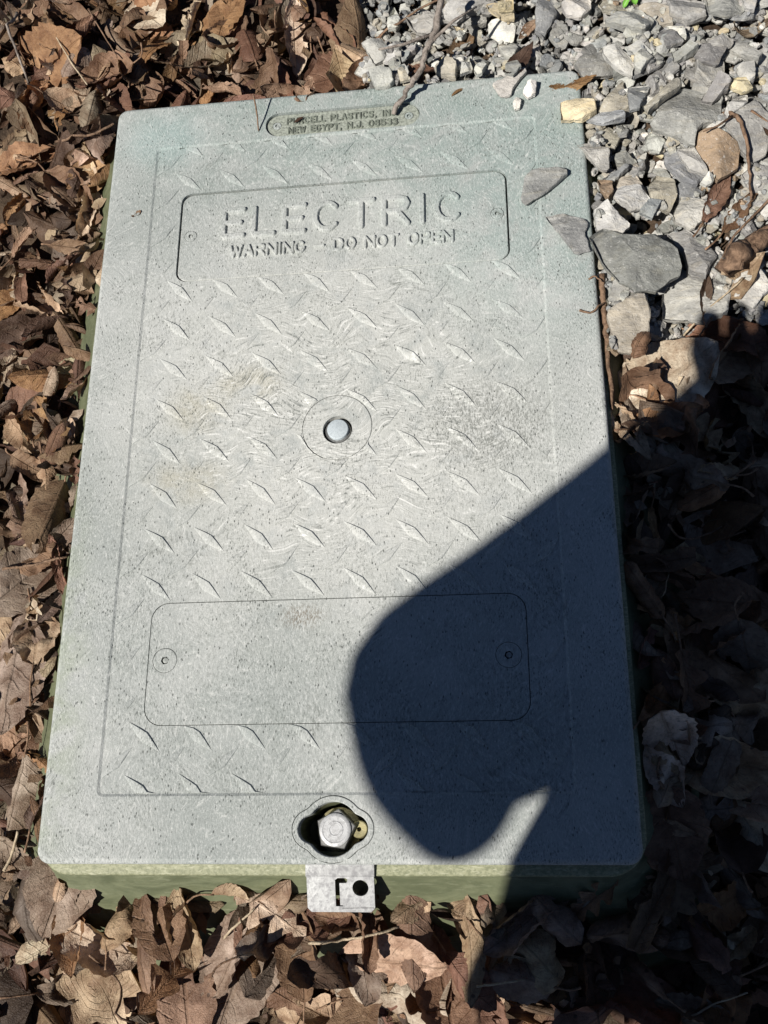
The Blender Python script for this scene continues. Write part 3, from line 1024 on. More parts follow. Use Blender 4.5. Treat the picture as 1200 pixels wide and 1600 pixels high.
    for i in range(nu):
        for j in range(nv):
            if cut and math.hypot((u[i] - cut[0]), (v[j] - cut[1]) * 0.5) < cut[2] * rng.uniform(0.8, 1.2):
                continue
            F.append((i * m + j, (i + 1) * m + j, (i + 1) * m + j + 1, i * m + j + 1))
    base = P[m // 2]                                       # where the stalk joins
    nxt = P[m + m // 2]
    return P, F, UVs.reshape(-1, 2), base, nxt


def euler_np(rx, ry, rz):
    return np.array(Matrix.Rotation(rz, 3, 'Z') @ Matrix.Rotation(ry, 3, 'Y') @ Matrix.Rotation(rx, 3, 'X'))


def tinted(name, rng, var=0.14):
    c = np.array(TINTS[name])
    return np.clip(c * (1 + rng.uniform(-var, var)) * (1 + rng.uniform(-0.05, 0.05, 3)), 0.01, 0.9)


SHAPES_W = ['oval'] * 45 + ['narrow'] * 12 + ['broad'] * 18 + ['lobed'] * 8 + ['maple'] * 5 + ['torn'] * 12
STATES_W = ['flat'] * 10 + ['folded'] * 14 + ['curled'] * 35 + ['rolled'] * 16 + ['crumpled'] * 25


class Heap:
    """many leaves gathered into one uncountable mass"""
    def __init__(self):
        self.V, self.F, self.UV, self.T, self.n = [], [], [], [], 0

    def put(self, P, F, uv, tint):
        self.V.append(P); self.UV.append(uv)
        self.T.append(np.repeat(np.array([[*tint, 1.0]]), len(P), 0))
        self.F += [tuple(i + self.n for i in f) for f in F]
        self.n += len(P)

    def build(self, name, mat, label, cat, uv=True):
        V = np.vstack(self.V)
        me = mesh(name, V, self.F, True, 24 if not uv else None)
        a = me.attributes.new('tint', 'FLOAT_COLOR', 'POINT')
        a.data.foreach_set('color', np.vstack(self.T).astype(np.float32).ravel())
        if uv: set_uv(me, np.vstack(self.UV))
        o = add(name, me, None, mat)
        return tag(o, label, cat, kind='stuff')


GRAVEL = [tuple(at(*p)[:2]) for p in ((548, -60), (556, 60), (568, 135), (720, 145), (900, 120), (905, 190), (932, 470), (955, 545), (1060, 500), (1240, 470), (1300, 200), (1250, -120))]


def in_gravel(x, y):
    return inside(GRAVEL, x, y) or (x > 0.14 and y > 0.33) or (x > 0.36 and y > 0.1)


def lid_overlap(P, m=-0.008):
    mr = np.where(P[:, 0] > 0, 0.0015, 0.003)
    return np.mean((np.abs(P[:, 0]) < LX + mr) & (np.abs(P[:, 1]) < LY - m))


def place_leaf(shape, state, L, x, y, rz, rng, pct, nu, nv, tilt=0.3, flip=None, max_lid=0.0, jitter=True):
    P, F, uv, b, nx = leaf_geom(shape, state, L, rng, nu, nv)
    if flip is None: flip = rng.random() < 0.4
    Rm = euler_np(rng.normal(0, tilt) + (math.pi if flip else 0), rng.normal(0, tilt), rz)
    P = P @ Rm.T
    P[:, 0] += x; P[:, 1] += y
    stalk = np.stack([b @ Rm.T, nx @ Rm.T])
    stalk[:, 0] += x; stalk[:, 1] += y
    if max_lid is not None and lid_overlap(P) > max_lid:
        return None
    Q = settle(P, pct)
    dz = Q[len(P) // 2, 2] - P[len(P) // 2, 2]
    m = nv + 1
    st0 = Q[m // 2]
    d = stalk[0] - stalk[1]
    d /= np.linalg.norm(d) + 1e-9
    return Q, F, uv, st0, d


# --- under-layers: the mass of litter nobody could count
rng = np.random.default_rng(5)
heap = Heap()
HEAP_TONE = 0.5        # lower leaves tinted darker: shade of the gaps put into their colour


def scatter_heap(nleaf, x0, x1, y0, y1, Lr, pct, skip_gravel=True):
    k = 0
    tries = 0
    while k < nleaf and tries < nleaf * 6:
        tries += 1
        x, y = rng.uniform(x0, x1), rng.uniform(y0, y1)
        if skip_gravel and in_gravel(x, y) and rng.random() > 0.10: continue
        if abs(x) < LX - 0.0 and abs(y) < LY - 0.0: continue
        r = place_leaf(SHAPES_W[rng.integers(100)], STATES_W[rng.integers(100)], rng.uniform(*Lr), x, y, rng.uniform(0, 6.3), rng, pct, 8, 6, 0.35)
        if r is None: continue
        Q, F_, uv, _, _ = r
        if Q[:, 2].max() > 0.012: continue
        deposit(Q)
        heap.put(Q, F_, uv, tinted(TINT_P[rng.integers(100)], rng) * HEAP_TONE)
        k += 1


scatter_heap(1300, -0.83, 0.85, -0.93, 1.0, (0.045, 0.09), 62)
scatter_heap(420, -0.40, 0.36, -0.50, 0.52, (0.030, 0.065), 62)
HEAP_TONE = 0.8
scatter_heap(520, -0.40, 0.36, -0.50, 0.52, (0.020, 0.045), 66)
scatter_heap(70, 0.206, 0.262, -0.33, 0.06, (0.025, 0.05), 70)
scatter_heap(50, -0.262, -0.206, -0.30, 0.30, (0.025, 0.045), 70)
# litter farther off, only loosely laid
for _ in range(4200):
    a, r = rng.uniform(0, 6.3), rng.uniform(0.85, 2.8)
    x, y = r * math.cos(a), r * math.sin(a)
    if HX0 < x < HX1 and HY0 < y < HY1: continue
    P, F_, uv, _, _ = leaf_geom(SHAPES_W[rng.integers(100)], STATES_W[rng.integers(100)], rng.uniform(0.05, 0.10), rng, 6, 4)
    P = P @ euler_np(rng.normal(0, .3), rng.normal(0, .3), rng.uniform(0, 6.3)).T
    P[:, 0] += x; P[:, 1] += y; P[:, 2] += float(ground_z(x, y)) + 0.012
    heap.put(P, F_, uv, tinted(TINT_P[rng.integers(100)], rng))
# crumbs of broken leaf
for _ in range(2600):
    x, y = rng.uniform(-0.42, 0.42), rng.uniform(-0.52, 0.55)
    if abs(x) < LX + 0.016 and abs(y) < LY + 0.022: continue
    if in_gravel(x, y) and rng.random() > 0.25: continue
    s = rng.uniform(0.003, 0.012)
    P = np.array([[-1, -.5, 0], [0.1, -.7, .2], [1, -.3, 0], [.8, .5, .2], [-.1, .6, -.1], [-.9, .4, .1]]) * s * rng.uniform(0.6, 1.2, (6, 1)) * 0.7
    P = P @ euler_np(rng.normal(0, .5), rng.normal(0, .5), rng.uniform(0, 6.3)).T
    P[:, 0] += x; P[:, 1] += y
    Q = settle(P, 70, conform=False)
    heap.put(Q, [(0, 1, 4, 5), (1, 2, 3, 4)], np.full((6, 2), 0.3), tinted(TINT_P[rng.integers(100)], rng, 0.3))
heap.build('leaf_litter', M_LEAF, 'deep bed of dry brown leaf litter under and around the loose leaves', 'leaf litter')

# ------------------------------------------------------------------ where things lie, in words
def where(x, y):
    u, v = to_px((x, y, -0.02))
    if x < -LX + 0.01:
        edge = 'touching the lid' if x > -LX - 0.03 else 'left of lid'
        for lim, w in ((175, 'beyond the upper left lid corner'), (310, 'near the upper left corner'), (480, 'level with ELECTRIC'), (620, 'just below ELECTRIC'),
                       (760, 'level with centre bolt'), (920, 'below centre bolt'), (1060, 'level with blank plate'), (1220, 'below blank plate'), (1370, 'near lower left corner')):
            if v < lim:
                return w if w.startswith('beyond') else edge + ', ' + w
        return 'below the lower left lid corner'
    if y > LY - 0.01:
        for lim, w in ((300, 'beyond the upper left lid corner'), (440, 'above lid, left of maker plate'), (560, 'above the maker plate'), (680, 'above lid, right of maker plate'),
                       (860, 'above the upper right lid end'), (1000, 'beyond the upper right lid corner')):
            if u < lim: return w
        return 'at the far upper right'
    if x > LX - 0.01:
        near = 'right of lid, ' if u < 1040 else 'far right, '
        for lim, w in ((200, 'by the upper corner'), (330, 'above the big dark stone'), (470, 'level with ELECTRIC'), (620, 'at the gravel edge'), (780, 'level with centre bolt'),
                       (920, 'shaded, above blank plate'), (1080, 'shaded, by blank plate'), (1240, 'shaded, below blank plate'), (1400, 'shaded, by lower corner')):
            if v < lim: return near + w
        return 'in deep shade at lower right'
    if y < -LY + 0.01:
        row = 'under the front wall' if v < 1490 else 'at bottom edge'
        for lim, w in ((240, 'near left corner'), (420, 'left of bracket'), (620, 'below bracket'), (800, 'right of bracket')):
            if u < lim: return row + ', ' + w
        return row + ', shaded right end'
    return 'lying on the lid'


ITEMS = []          # (object, label stem, place, v pixel, u pixel) -> labels made unique at the end


def note(o, stem, place, P):
    u, v = to_px(P)
    ITEMS.append((o, stem, place, v, u))


def leaf_object(r, tint_name, shape, state, rng, tint=None, stalk=True, label=None, name=None, nu=16):
    Q, F_, uv, st0, d = r
    c = Q.mean(0)
    me = mesh('leaf', Q - c, F_)
    set_uv(me, uv)
    col = tinted(tint_name, rng) if tint is None else np.array(tint)
    set_tint(me, col)
    o = add(name or 'fallen_leaf', me, None, M_LEAF, loc=tuple(c))
    tag(o, None, 'leaf', 'fallen leaves around the box')
    if stalk and shape != 'torn':
        Ls = rng.uniform(0.010, 0.026)
        d2 = d.copy(); d2[2] = max(d2[2], -0.05)
        bend = rng.normal(0, 0.35, 3); bend[2] = abs(bend[2]) * 0.3
        p = [st0 - d2 * 0.002, st0 + d2 * Ls * 0.5, st0 + d2 * Ls + bend * Ls * 0.5]
        v_, f_ = tube([q - c for q in smooth_path(p, 6)], [0.0008, 0.0007, 0.0007, 0.0007, 0.0008, 0.0010], 5)
        add('stalk', mesh('stalk', v_, f_), o, M_STEM)
    if label:
        o['label'] = label
    else:
        sh = {'oval': 'oval', 'narrow': 'narrow', 'broad': 'broad', 'lobed': 'lobed', 'maple': 'palmate', 'torn': 'torn'}[shape]
        note(o, f'{state} {tint_name} {sh} leaf', where(c[0], c[1]), c)
    deposit(Q)
    return o


# ------------------------------------------------------------------ stones
STONES = {'mid grey': (0.310, 0.308, 0.298), 'dark grey': (0.205, 0.206, 0.203), 'blue grey': (0.270, 0.280, 0.288), 'pale grey': (0.43, 0.425, 0.405),
          'tan grey': (0.36, 0.335, 0.285), 'cream': (0.52, 0.455, 0.315), 'white': (0.58, 0.575, 0.55), 'brownish': (0.27, 0.205, 0.145)}
STONE_P = ['mid grey'] * 32 + ['dark grey'] * 9 + ['blue grey'] * 13 + ['pale grey'] * 28 + ['tan grey'] * 10 + ['cream'] * 3 + ['white'] * 3 + ['brownish'] * 2


def stone_geom(poly, thick, rng, ns=20):
    """angular chip: outline poly (local xy), faceted top made of a few intersecting planes"""
    P = np.asarray(poly, float)
    c = P.mean(0)
    P = P - c
    thick = thick * 0.72
    seg = np.linalg.norm(np.roll(P, -1, 0) - P, axis=1)
    cum = np.concatenate([[0], np.cumsum(seg)])
    per = cum[-1]
    ring = []
    for s in np.linspace(0, per, ns, endpoint=False):
        i = min(np.searchsorted(cum, s, 'right') - 1, len(P) - 1)
        t = (s - cum[i]) / (seg[i] + 1e-9)
        ring.append(P[i] * (1 - t) + P[(i + 1) % len(P)] * t)
    ring = np.array(ring)
    size = np.sqrt(per / ns * per) / 4
    rad = np.linalg.norm(ring, axis=1).mean()
    ring += rng.normal(0, 0.024 * rad, ring.shape)
    planes = []
    for _ in range(rng.integers(2, 5)):
        a = rng.uniform(0, 6.3)
        g_ = rng.uniform(0.1, 1.7)
        planes.append((math.cos(a) * g_, math.sin(a) * g_, rng.uniform(0.40, 0.72)))
    tx, ty = rng.normal(0, 0.10, 2)

    def top(p):
        q = p / rad
        return min(pl[2] + pl[0] * q[0] * 0.5 + pl[1] * q[1] * 0.5 for pl in planes) * thick + (tx * p[0] + ty * p[1]) * 0.6
    V = []
    lv = [(0.72, 'b', -0.5), (0.97, 's', -0.30), (1.0, 's', 0.10), (0.965, 't', 0.85), (0.90, 't', 1.0), (0.70, 't', 1.0), (0.50, 't', 1.0), (0.27, 't', 1.0)]
    for sc, kind, z in lv:
        for p in ring:
            q = p * sc
            zt = top(q)
            if kind == 't': zz = zt * z if z < 1 else zt
            else: zz = z * thick
            V.append((q[0], q[1], zz))
    V.append((0, 0, top(np.zeros(2)))); V.append((0, 0, -0.5 * thick))
    V = np.array(V)
    V += rng.normal(0, 0.011 * rad, V.shape) * np.array([1, 1, 0.8])
    F = []
    n = ns
    for k in range(len(lv) - 1):
        for i in range(n):
            j = (i + 1) % n
            F.append((k * n + i, k * n + j, (k + 1) * n + j, (k + 1) * n + i))
    t0 = (len(lv) - 1) * n
    for i in range(n):
        F.append((t0 + i, t0 + (i + 1) % n, len(lv) * n))
        F.append(((i + 1) % n, i, len(lv) * n + 1))
    return V, F, c


def rand_poly(size, rng):
    n = rng.integers(5, 8)
    a = np.sort((np.arange(n) + rng.uniform(-0.33, 0.33, n)) * 2 * math.pi / n)
    r = rng.uniform(0.72, 1.12, n)
    e = rng.uniform(0.55, 0.95)
    P = np.stack([np.cos(a) * r, np.sin(a) * r * e], 1) * size / 2
    w = rng.uniform(0, 6.3)
    return P @ np.array([[math.cos(w), -math.sin(w)], [math.sin(w), math.cos(w)]])


def stone_tint(name, rng):
    c = np.array(STONES[name])
    return np.clip(c * np.array([1.0, 1.0, 0.985]) * (1 + rng.uniform(-0.13, 0.16)) * (1 + rng.uniform(-0.02, 0.02, 3)), 0.02, 0.85)


def put_stone(V, F, tint_name, rng, stem, label=None, name='stone', group='loose stones of the gravel'):
    c = V.mean(0)
    me = mesh('stone', V - c, F, True, 17)
    set_tint(me, stone_tint(tint_name, rng))
    o = add(name, me, None, M_STONE, loc=tuple(c))
    tag(o, None, 'stone', group)
    if label: o['label'] = label
    else: note(o, stem, where(c[0], c[1]), c)
    deposit(V)
    return o


rng = np.random.default_rng(21)
# fine gravel nobody could count
chips = Heap()
k = 0
while k < 4300:
    x, y = (rng.uniform(-0.02, 0.62), rng.uniform(-0.02, 0.80)) if k < 2000 else (rng.uniform(-0.02, 0.40), rng.uniform(0.05, 0.46))
    if not in_gravel(x, y): continue
    if abs(x) < LX + 0.004 and abs(y) < LY + 0.004: continue
    s = rng.uniform(0.005, 0.018)
    V_, F_, _ = stone_geom(rand_poly(s, rng), s * rng.uniform(0.3, 0.6), rng, 7)
    V_ = V_ @ euler_np(rng.normal(0, .35), rng.normal(0, .35), 0).T
    V_[:, 0] += x; V_[:, 1] += y
    Q = settle(V_, 72, conform=False)
    deposit(Q)
    chips.put(Q, F_, np.zeros((len(Q), 2)), stone_tint(STONE_P[rng.integers(100)], rng) * 0.9)
    k += 1
ST_BUILD = lambda: chips.build('fine_gravel', M_STONE, 'fine grey limestone chips filling between the larger gravel stones', 'gravel', uv=False)

# the larger stones, outlines as seen in the photograph: (colour, thickness mm, points)
Z2 = lambda pts: [(800 + a / 3, b / 3) for a, b in pts]
Z3 = lambda pts: [(800 + a / 3, 250 + b / 3) for a, b in pts]
Z1 = lambda pts: [(540 + a / 4, b / 4) for a, b in pts]
HERO = [
    ('mid grey', 16, Z2([(700, 470), (800, 405), (880, 430), (1000, 440), (970, 560), (870, 600), (860, 680), (720, 620), (645, 590), (690, 520)])),
    ('mid grey', 15, Z2([(985, 600), (1010, 540), (1150, 480), (1215, 560), (1200, 720), (1120, 770), (1060, 680)])),
    ('mid grey', 12, Z2([(865, 240), (990, 265), (1000, 320), (930, 395), (860, 340)])),
    ('dark grey', 12, Z2([(290, 300), (340, 250), (440, 240), (520, 300), (500, 340), (340, 360)])),
    ('mid grey', 13, Z2([(745, 250), (830, 215), (870, 240), (760, 300)])),
    ('mid grey', 14, Z2([(900, 20), (1060, 10), (1085, 80), (1000, 100), (920, 80)])),
    ('mid grey', 15, Z2([(725, -20), (900, -10), (920, 60), (830, 90), (740, 60)])),
    ('pale grey', 14, Z3([(700, 630), (820, 530), (900, 580), (1020, 640), (1010, 740), (900, 780), (700, 765)])),
    ('mid grey', 14, Z3([(730, 350), (820, 330), (940, 420), (960, 460), (900, 570), (820, 540), (810, 460), (760, 395)])),
    ('pale grey', 12, Z3([(750, 260), (790, 180), (900, 190), (930, 260), (840, 330), (760, 300)])),
    ('pale grey', 12, Z3([(1040, 490), (1130, 460), (1215, 600), (1130, 700), (1040, 640)])),
    ('tan grey', 14, Z2([(500, 830), (580, 820), (620, 880), (640, 960), (560, 985), (480, 930)])),
    ('pale grey', 12, Z3([(380, 240), (440, 190), (500, 250), (560, 300), (520, 335), (400, 320)])),
    ('brownish', 16, Z2([(860, 630), (930, 620), (1010, 650), (1070, 680), (1060, 790), (960, 850), (900, 770), (860, 700)])),
    ('blue grey', 13, Z2([(705, 710), (770, 700), (830, 790), (915, 830), (860, 878), (790, 850), (720, 780)])),
    ('pale grey', 12, Z2([(770, 700), (860, 690), (920, 800), (925, 825), (830, 790)])),
    ('dark grey', 9, Z2([(870, 200), (900, 140), (1025, 155), (980, 245), (900, 235)])),
    ('mid grey', 12, Z2([(1020, 160), (1100, 160), (1180, 240), (1160, 265), (1030, 200)])),
    ('pale grey', 16, Z2([(1070, 255), (1150, 255), (1155, 320), (1110, 345), (1075, 300)])),
    ('mid grey', 14, Z2([(885, 460), (960, 370), (1030, 395), (940, 470)])),
    ('cream', 13, Z2([(1035, 345), (1100, 335), (1140, 390), (1090, 410), (1035, 385)])),
    ('pale grey', 12, Z2([(1000, 500), (1040, 440), (1110, 410), (1115, 455), (1020, 525)])),
    ('mid grey', 16, Z2([(425, 105), (480, 70), (600, 55), (670, 110), (620, 165), (500, 130)])),
    ('pale grey', 14, Z2([(430, 170), (500, 165), (580, 240), (570, 320), (480, 260), (430, 210)])),
    ('pale grey', 13, Z2([(575, 240), (620, 190), (665, 240), (610, 300), (580, 280)])),
    ('tan grey', 12, Z2([(405, 500), (440, 430), (520, 350), (560, 480), (480, 505)])),
    ('blue grey', 11, Z2([(540, 410), (650, 400), (600, 500), (550, 510)])),
    ('tan grey', 13, Z2([(620, 480), (740, 370), (790, 340), (800, 380), (720, 440), (640, 505)])),
    ('blue grey', 9, Z2([(340, 580), (420, 540), (525, 545), (530, 575), (430, 595)])),
    ('pale grey', 11, Z2([(305, 680), (380, 670), (460, 700), (455, 800), (420, 800), (350, 730)])),
    ('mid grey', 11, Z2([(470, 720), (530, 705), (590, 740), (585, 780), (490, 760)])),
    ('blue grey', 9, Z2([(420, 840), (540, 770), (550, 790), (480, 845)])),
    ('pale grey', 11, Z2([(620, 660), (650, 640), (720, 670), (690, 730), (630, 710)])),
    ('blue grey', 16, Z2([(105, 70), (120, 10), (180, 0), (215, 60), (150, 175), (110, 140)])),
    ('pale grey', 14, Z2([(225, 30), (280, 0), (370, 0), (370, 50), (320, 85), (250, 70)])),
    ('dark grey', 13, Z2([(680, 170), (740, 150), (805, 210), (720, 235), (690, 200)])),
    ('white', 12, Z2([(730, 90), (810, 90), (825, 150), (770, 140)])),
    ('mid grey', 10, Z2([(930, 120), (1000, 95), (1060, 120), (1050, 150), (950, 155)])),
    ('pale grey', 12, Z2([(1070, 10), (1150, 10), (1130, 70), (1090, 60)])),
    ('tan grey', 13, Z3([(635, 120), (680, 70), (770, 90), (775, 170), (740, 245), (660, 220)])),
    ('pale grey', 12, Z3([(470, 180), (500, 130), (590, 120), (650, 190), (640, 225), (560, 245)])),
    ('blue grey', 10, Z3([(580, 310), (630, 250), (690, 255), (640, 340)])),
    ('white', 10, Z3([(870, 140), (910, 100), (945, 105), (930, 140), (900, 155)])),
    ('brownish', 10, Z3([(400, 90), (470, 95), (475, 150), (450, 185), (420, 150)])),
    ('pale grey', 14, Z1([(370, 110), (560, 75), (590, 150), (530, 210), (440, 200)])),
    ('pale grey', 14, Z1([(610, 60), (700, 30), (840, 10), (900, 65), (760, 110), (690, 165), (610, 145)])),
    ('white', 12, Z1([(255, 90), (300, 20), (340, 90), (320, 150), (260, 160)])),
    ('cream', 13, Z1([(875, 5), (1040, -10), (1060, 100), (1000, 100), (890, 40)])),
    ('cream', 11, Z1([(950, 130), (1050, 120), (1050, 185), (960, 190)])),
    ('mid grey', 12, Z1([(755, 310), (830, 280), (890, 320), (870, 345), (780, 365)])),
    ('pale grey', 12, Z1([(955, 270), (1060, 250), (1085, 290), (1040, 360), (980, 330)])),
    ('tan grey', 14, Z1([(550, 400), (630, 350), (700, 400), (690, 470), (570, 440)])),
    ('pale grey', 12, Z1([(725, 400), (770, 360), (795, 440), (715, 470)])),
    ('pale grey', 12, Z1([(800, 430), (830, 400), (885, 400), (850, 455), (815, 465)])),
    ('pale grey', 13, Z1([(95, 255), (220, 230), (255, 260), (250, 360), (180, 390)])),
    ('pale grey', 13, Z1([(140, 430), (290, 430), (300, 500), (270, 530), (180, 535)])),
    ('tan grey', 10, Z1([(325, 450), (350, 420), (410, 490), (340, 505)])),
    ('tan grey', 13, Z3([(440, 710), (540, 640), (620, 620), (655, 700), (640, 860), (580, 900), (500, 890)])),
]
HERO_TOP = [
    ('dark grey', 17, Z3([(355, 350), (420, 325), (560, 345), (660, 340), (760, 400), (810, 470), (790, 520), (700, 610), (580, 620), (500, 560), (420, 490), (380, 400)]), 'big dark grey stone with pale blotches against the lid, right of the warning plate'),
    ('cream', 13, Z2([(225, 480), (270, 465), (390, 470), (400, 530), (330, 560), (230, 560)]), 'cream yellow oblong stone overhanging the upper right corner of the lid'),
    ('mid grey', 9, Z3([(35, 180), (60, 70), (120, 40), (250, 35), (262, 60), (160, 150), (60, 205)]), 'flat grey slate wedge lying on the lid right of the word ELECTRIC'),
    ('mid grey', 6, Z3([(155, 265), (230, 250), (340, 275), (365, 300), (345, 350), (365, 425), (300, 450), (230, 360)]), 'flat triangular grey stone on the lid edge below the slate wedge'),
    ('pale grey', 7, Z1([(910, 520), (1000, 480), (1120, 410), (1135, 440), (1040, 550), (1035, 595), (970, 600)]), 'thin pale slab lying over the far edge of the lid beside white pebbles'),
    ('mid grey', 10, Z1([(1000, 400), (1070, 380), (1100, 420), (1050, 475), (995, 460)]), 'small rounded grey stone resting on the thin slab at the far lid edge'),
    ('white', 9, Z1([(1105, 570), (1140, 515), (1195, 510), (1190, 580), (1140, 605)]), 'larger of the two white pebbles lying on the lid'),
    ('white', 7, Z1([(1045, 640), (1070, 600), (1100, 620), (1090, 670), (1055, 680)]), 'smaller of the two white pebbles lying on the lid'),
]


def hero_stone(tn, th, px, label=None):
    z = 0.004
    for _ in range(2):
        poly = np.array([at(u, v, z)[:2] for u, v in px])
        if np.cross(poly[1] - poly[0], poly[2] - poly[1]) < 0 and np.sum(np.cross(poly, np.roll(poly, -1, 0))) < 0 or np.sum(np.cross(poly, np.roll(poly, -1, 0))) < 0:
            poly = poly[::-1]
        sr = np.random.default_rng(int(abs(px[0][0] * 7 + px[0][1] * 13)) + 3)
        V_, F_, c = stone_geom(poly, th * MM, sr, 26)
        V_[:, :2] += c
        Q = settle(V_, 84 if not label else 93, conform=False)
        z = float(np.median(Q[:, 2]))
        z = min(max(z, -0.04), 0.03)
    if label is None:
        w = np.ptp(poly, axis=0).max()
        size = 'large' if w > 0.042 else ('medium' if w > 0.026 else 'small')
        flat = 'flat' if th <= 12 else 'chunky'
        put_stone(Q, F_, tn, sr, f'{size} {flat} {tn} stone')
    else:
        put_stone(Q, F_, tn, sr, None, label)


# loose middle-sized stones between the large ones
hero_polys = [np.array([at(u, v)[:2] for u, v in h[2]]) for h in HERO + HERO_TOP]
k = tries = 0
while k < 225 and tries < 6000:
    tries += 1
    u, v = rng.uniform(545, 1215), rng.uniform(-25, 530)
    x, y, _ = at(u, v)
    if not in_gravel(x, y): continue
    if abs(x) < LX + 0.006 and abs(y) < LY + 0.006: continue
    if any(inside([tuple(p) for p in hp], x, y) for hp in hero_polys) and rng.random() > 0.1: continue
    s = rng.uniform(0.014, 0.032) * (1 if rng.random() > 0.25 else 1.25)
    V_, F_, _ = stone_geom(rand_poly(s, rng), s * rng.uniform(0.22, 0.50), rng, 16)
    V_ = V_ @ euler_np(rng.normal(0, .22), rng.normal(0, .22), 0).T
    V_[:, 0] += x; V_[:, 1] += y
    if lid_overlap(V_) > 0: continue
    Q = settle(V_, 62, conform=False)
    tn = STONE_P[rng.integers(100)]
    put_stone(Q, F_, tn, rng, f"{'little' if s > 0.020 else 'tiny'} angular {tn} stone")
    k += 1
k = 0
while k < 1500:
    x, y, _ = at(rng.uniform(545, 1230), rng.uniform(-40, 540))
    if not in_gravel(x, y): continue
    if abs(x) < LX + 0.005 and abs(y) < LY + 0.005: continue
    s = rng.uniform(0.003, 0.010)
    V_, F_, _ = stone_geom(rand_poly(s, rng), s * rng.uniform(0.4, 0.8), rng, 6)
    V_[:, 0] += x; V_[:, 1] += y
    Q = settle(V_, 50)
    chips.put(Q, F_, np.zeros((len(Q), 2)), stone_tint(STONE_P[rng.integers(100)], rng))
    k += 1
ST_BUILD()
for tn, th, px in HERO:
    hero_stone(tn, th, px)
for tn, th, px, lab in HERO_TOP:
    hero_stone(tn, th, px, lab)

# ------------------------------------------------------------------ loose leaves on top
rng = np.random.default_rng(77)
spots = []
N_LOOSE = 262
tries = 0
while len(spots) < N_LOOSE and tries < 20000:
    tries += 1
    u, v = rng.uniform(-25, 1225), rng.uniform(-25, 1640)
    x, y, _ = at(u, v, -0.03)
    if abs(x) < LX + 0.004 and abs(y) < LY + 0.004: continue
    if in_gravel(x, y) and rng.random() > 0.04: continue
    dmin = 0.0175
    if any(math.hypot(x - a, y - b) < dmin for a, b in spots): continue
    spots.append((x, y))
count_leaf = 0
for x, y in spots:
    shape, state = SHAPES_W[rng.integers(100)], STATES_W[rng.integers(100)]
    for att in range(7):
        L = rng.uniform(0.030, 0.066) * (1.0 if rng.random() > 0.25 else 1.4) * (0.85 ** att) * (0.8 if in_gravel(x, y) else 1)
        far_edge = y > LY and x < 0.05
        r = place_leaf(shape, state, L, x, y, rng.uniform(0, 6.3), rng, 66, 18, 10, 0.36, max_lid=0.16 if far_edge else 0.0)
        if r is not None and r[0][:, 2].max() < (0.034 if (y > 0.2) else 0.016): break
        r = None
    if r is None: continue
    tn = TINT_P[rng.integers(100)]
    leaf_object(r, tn, shape, state, rng, stalk=rng.random() < 0.55)
    count_leaf += 1

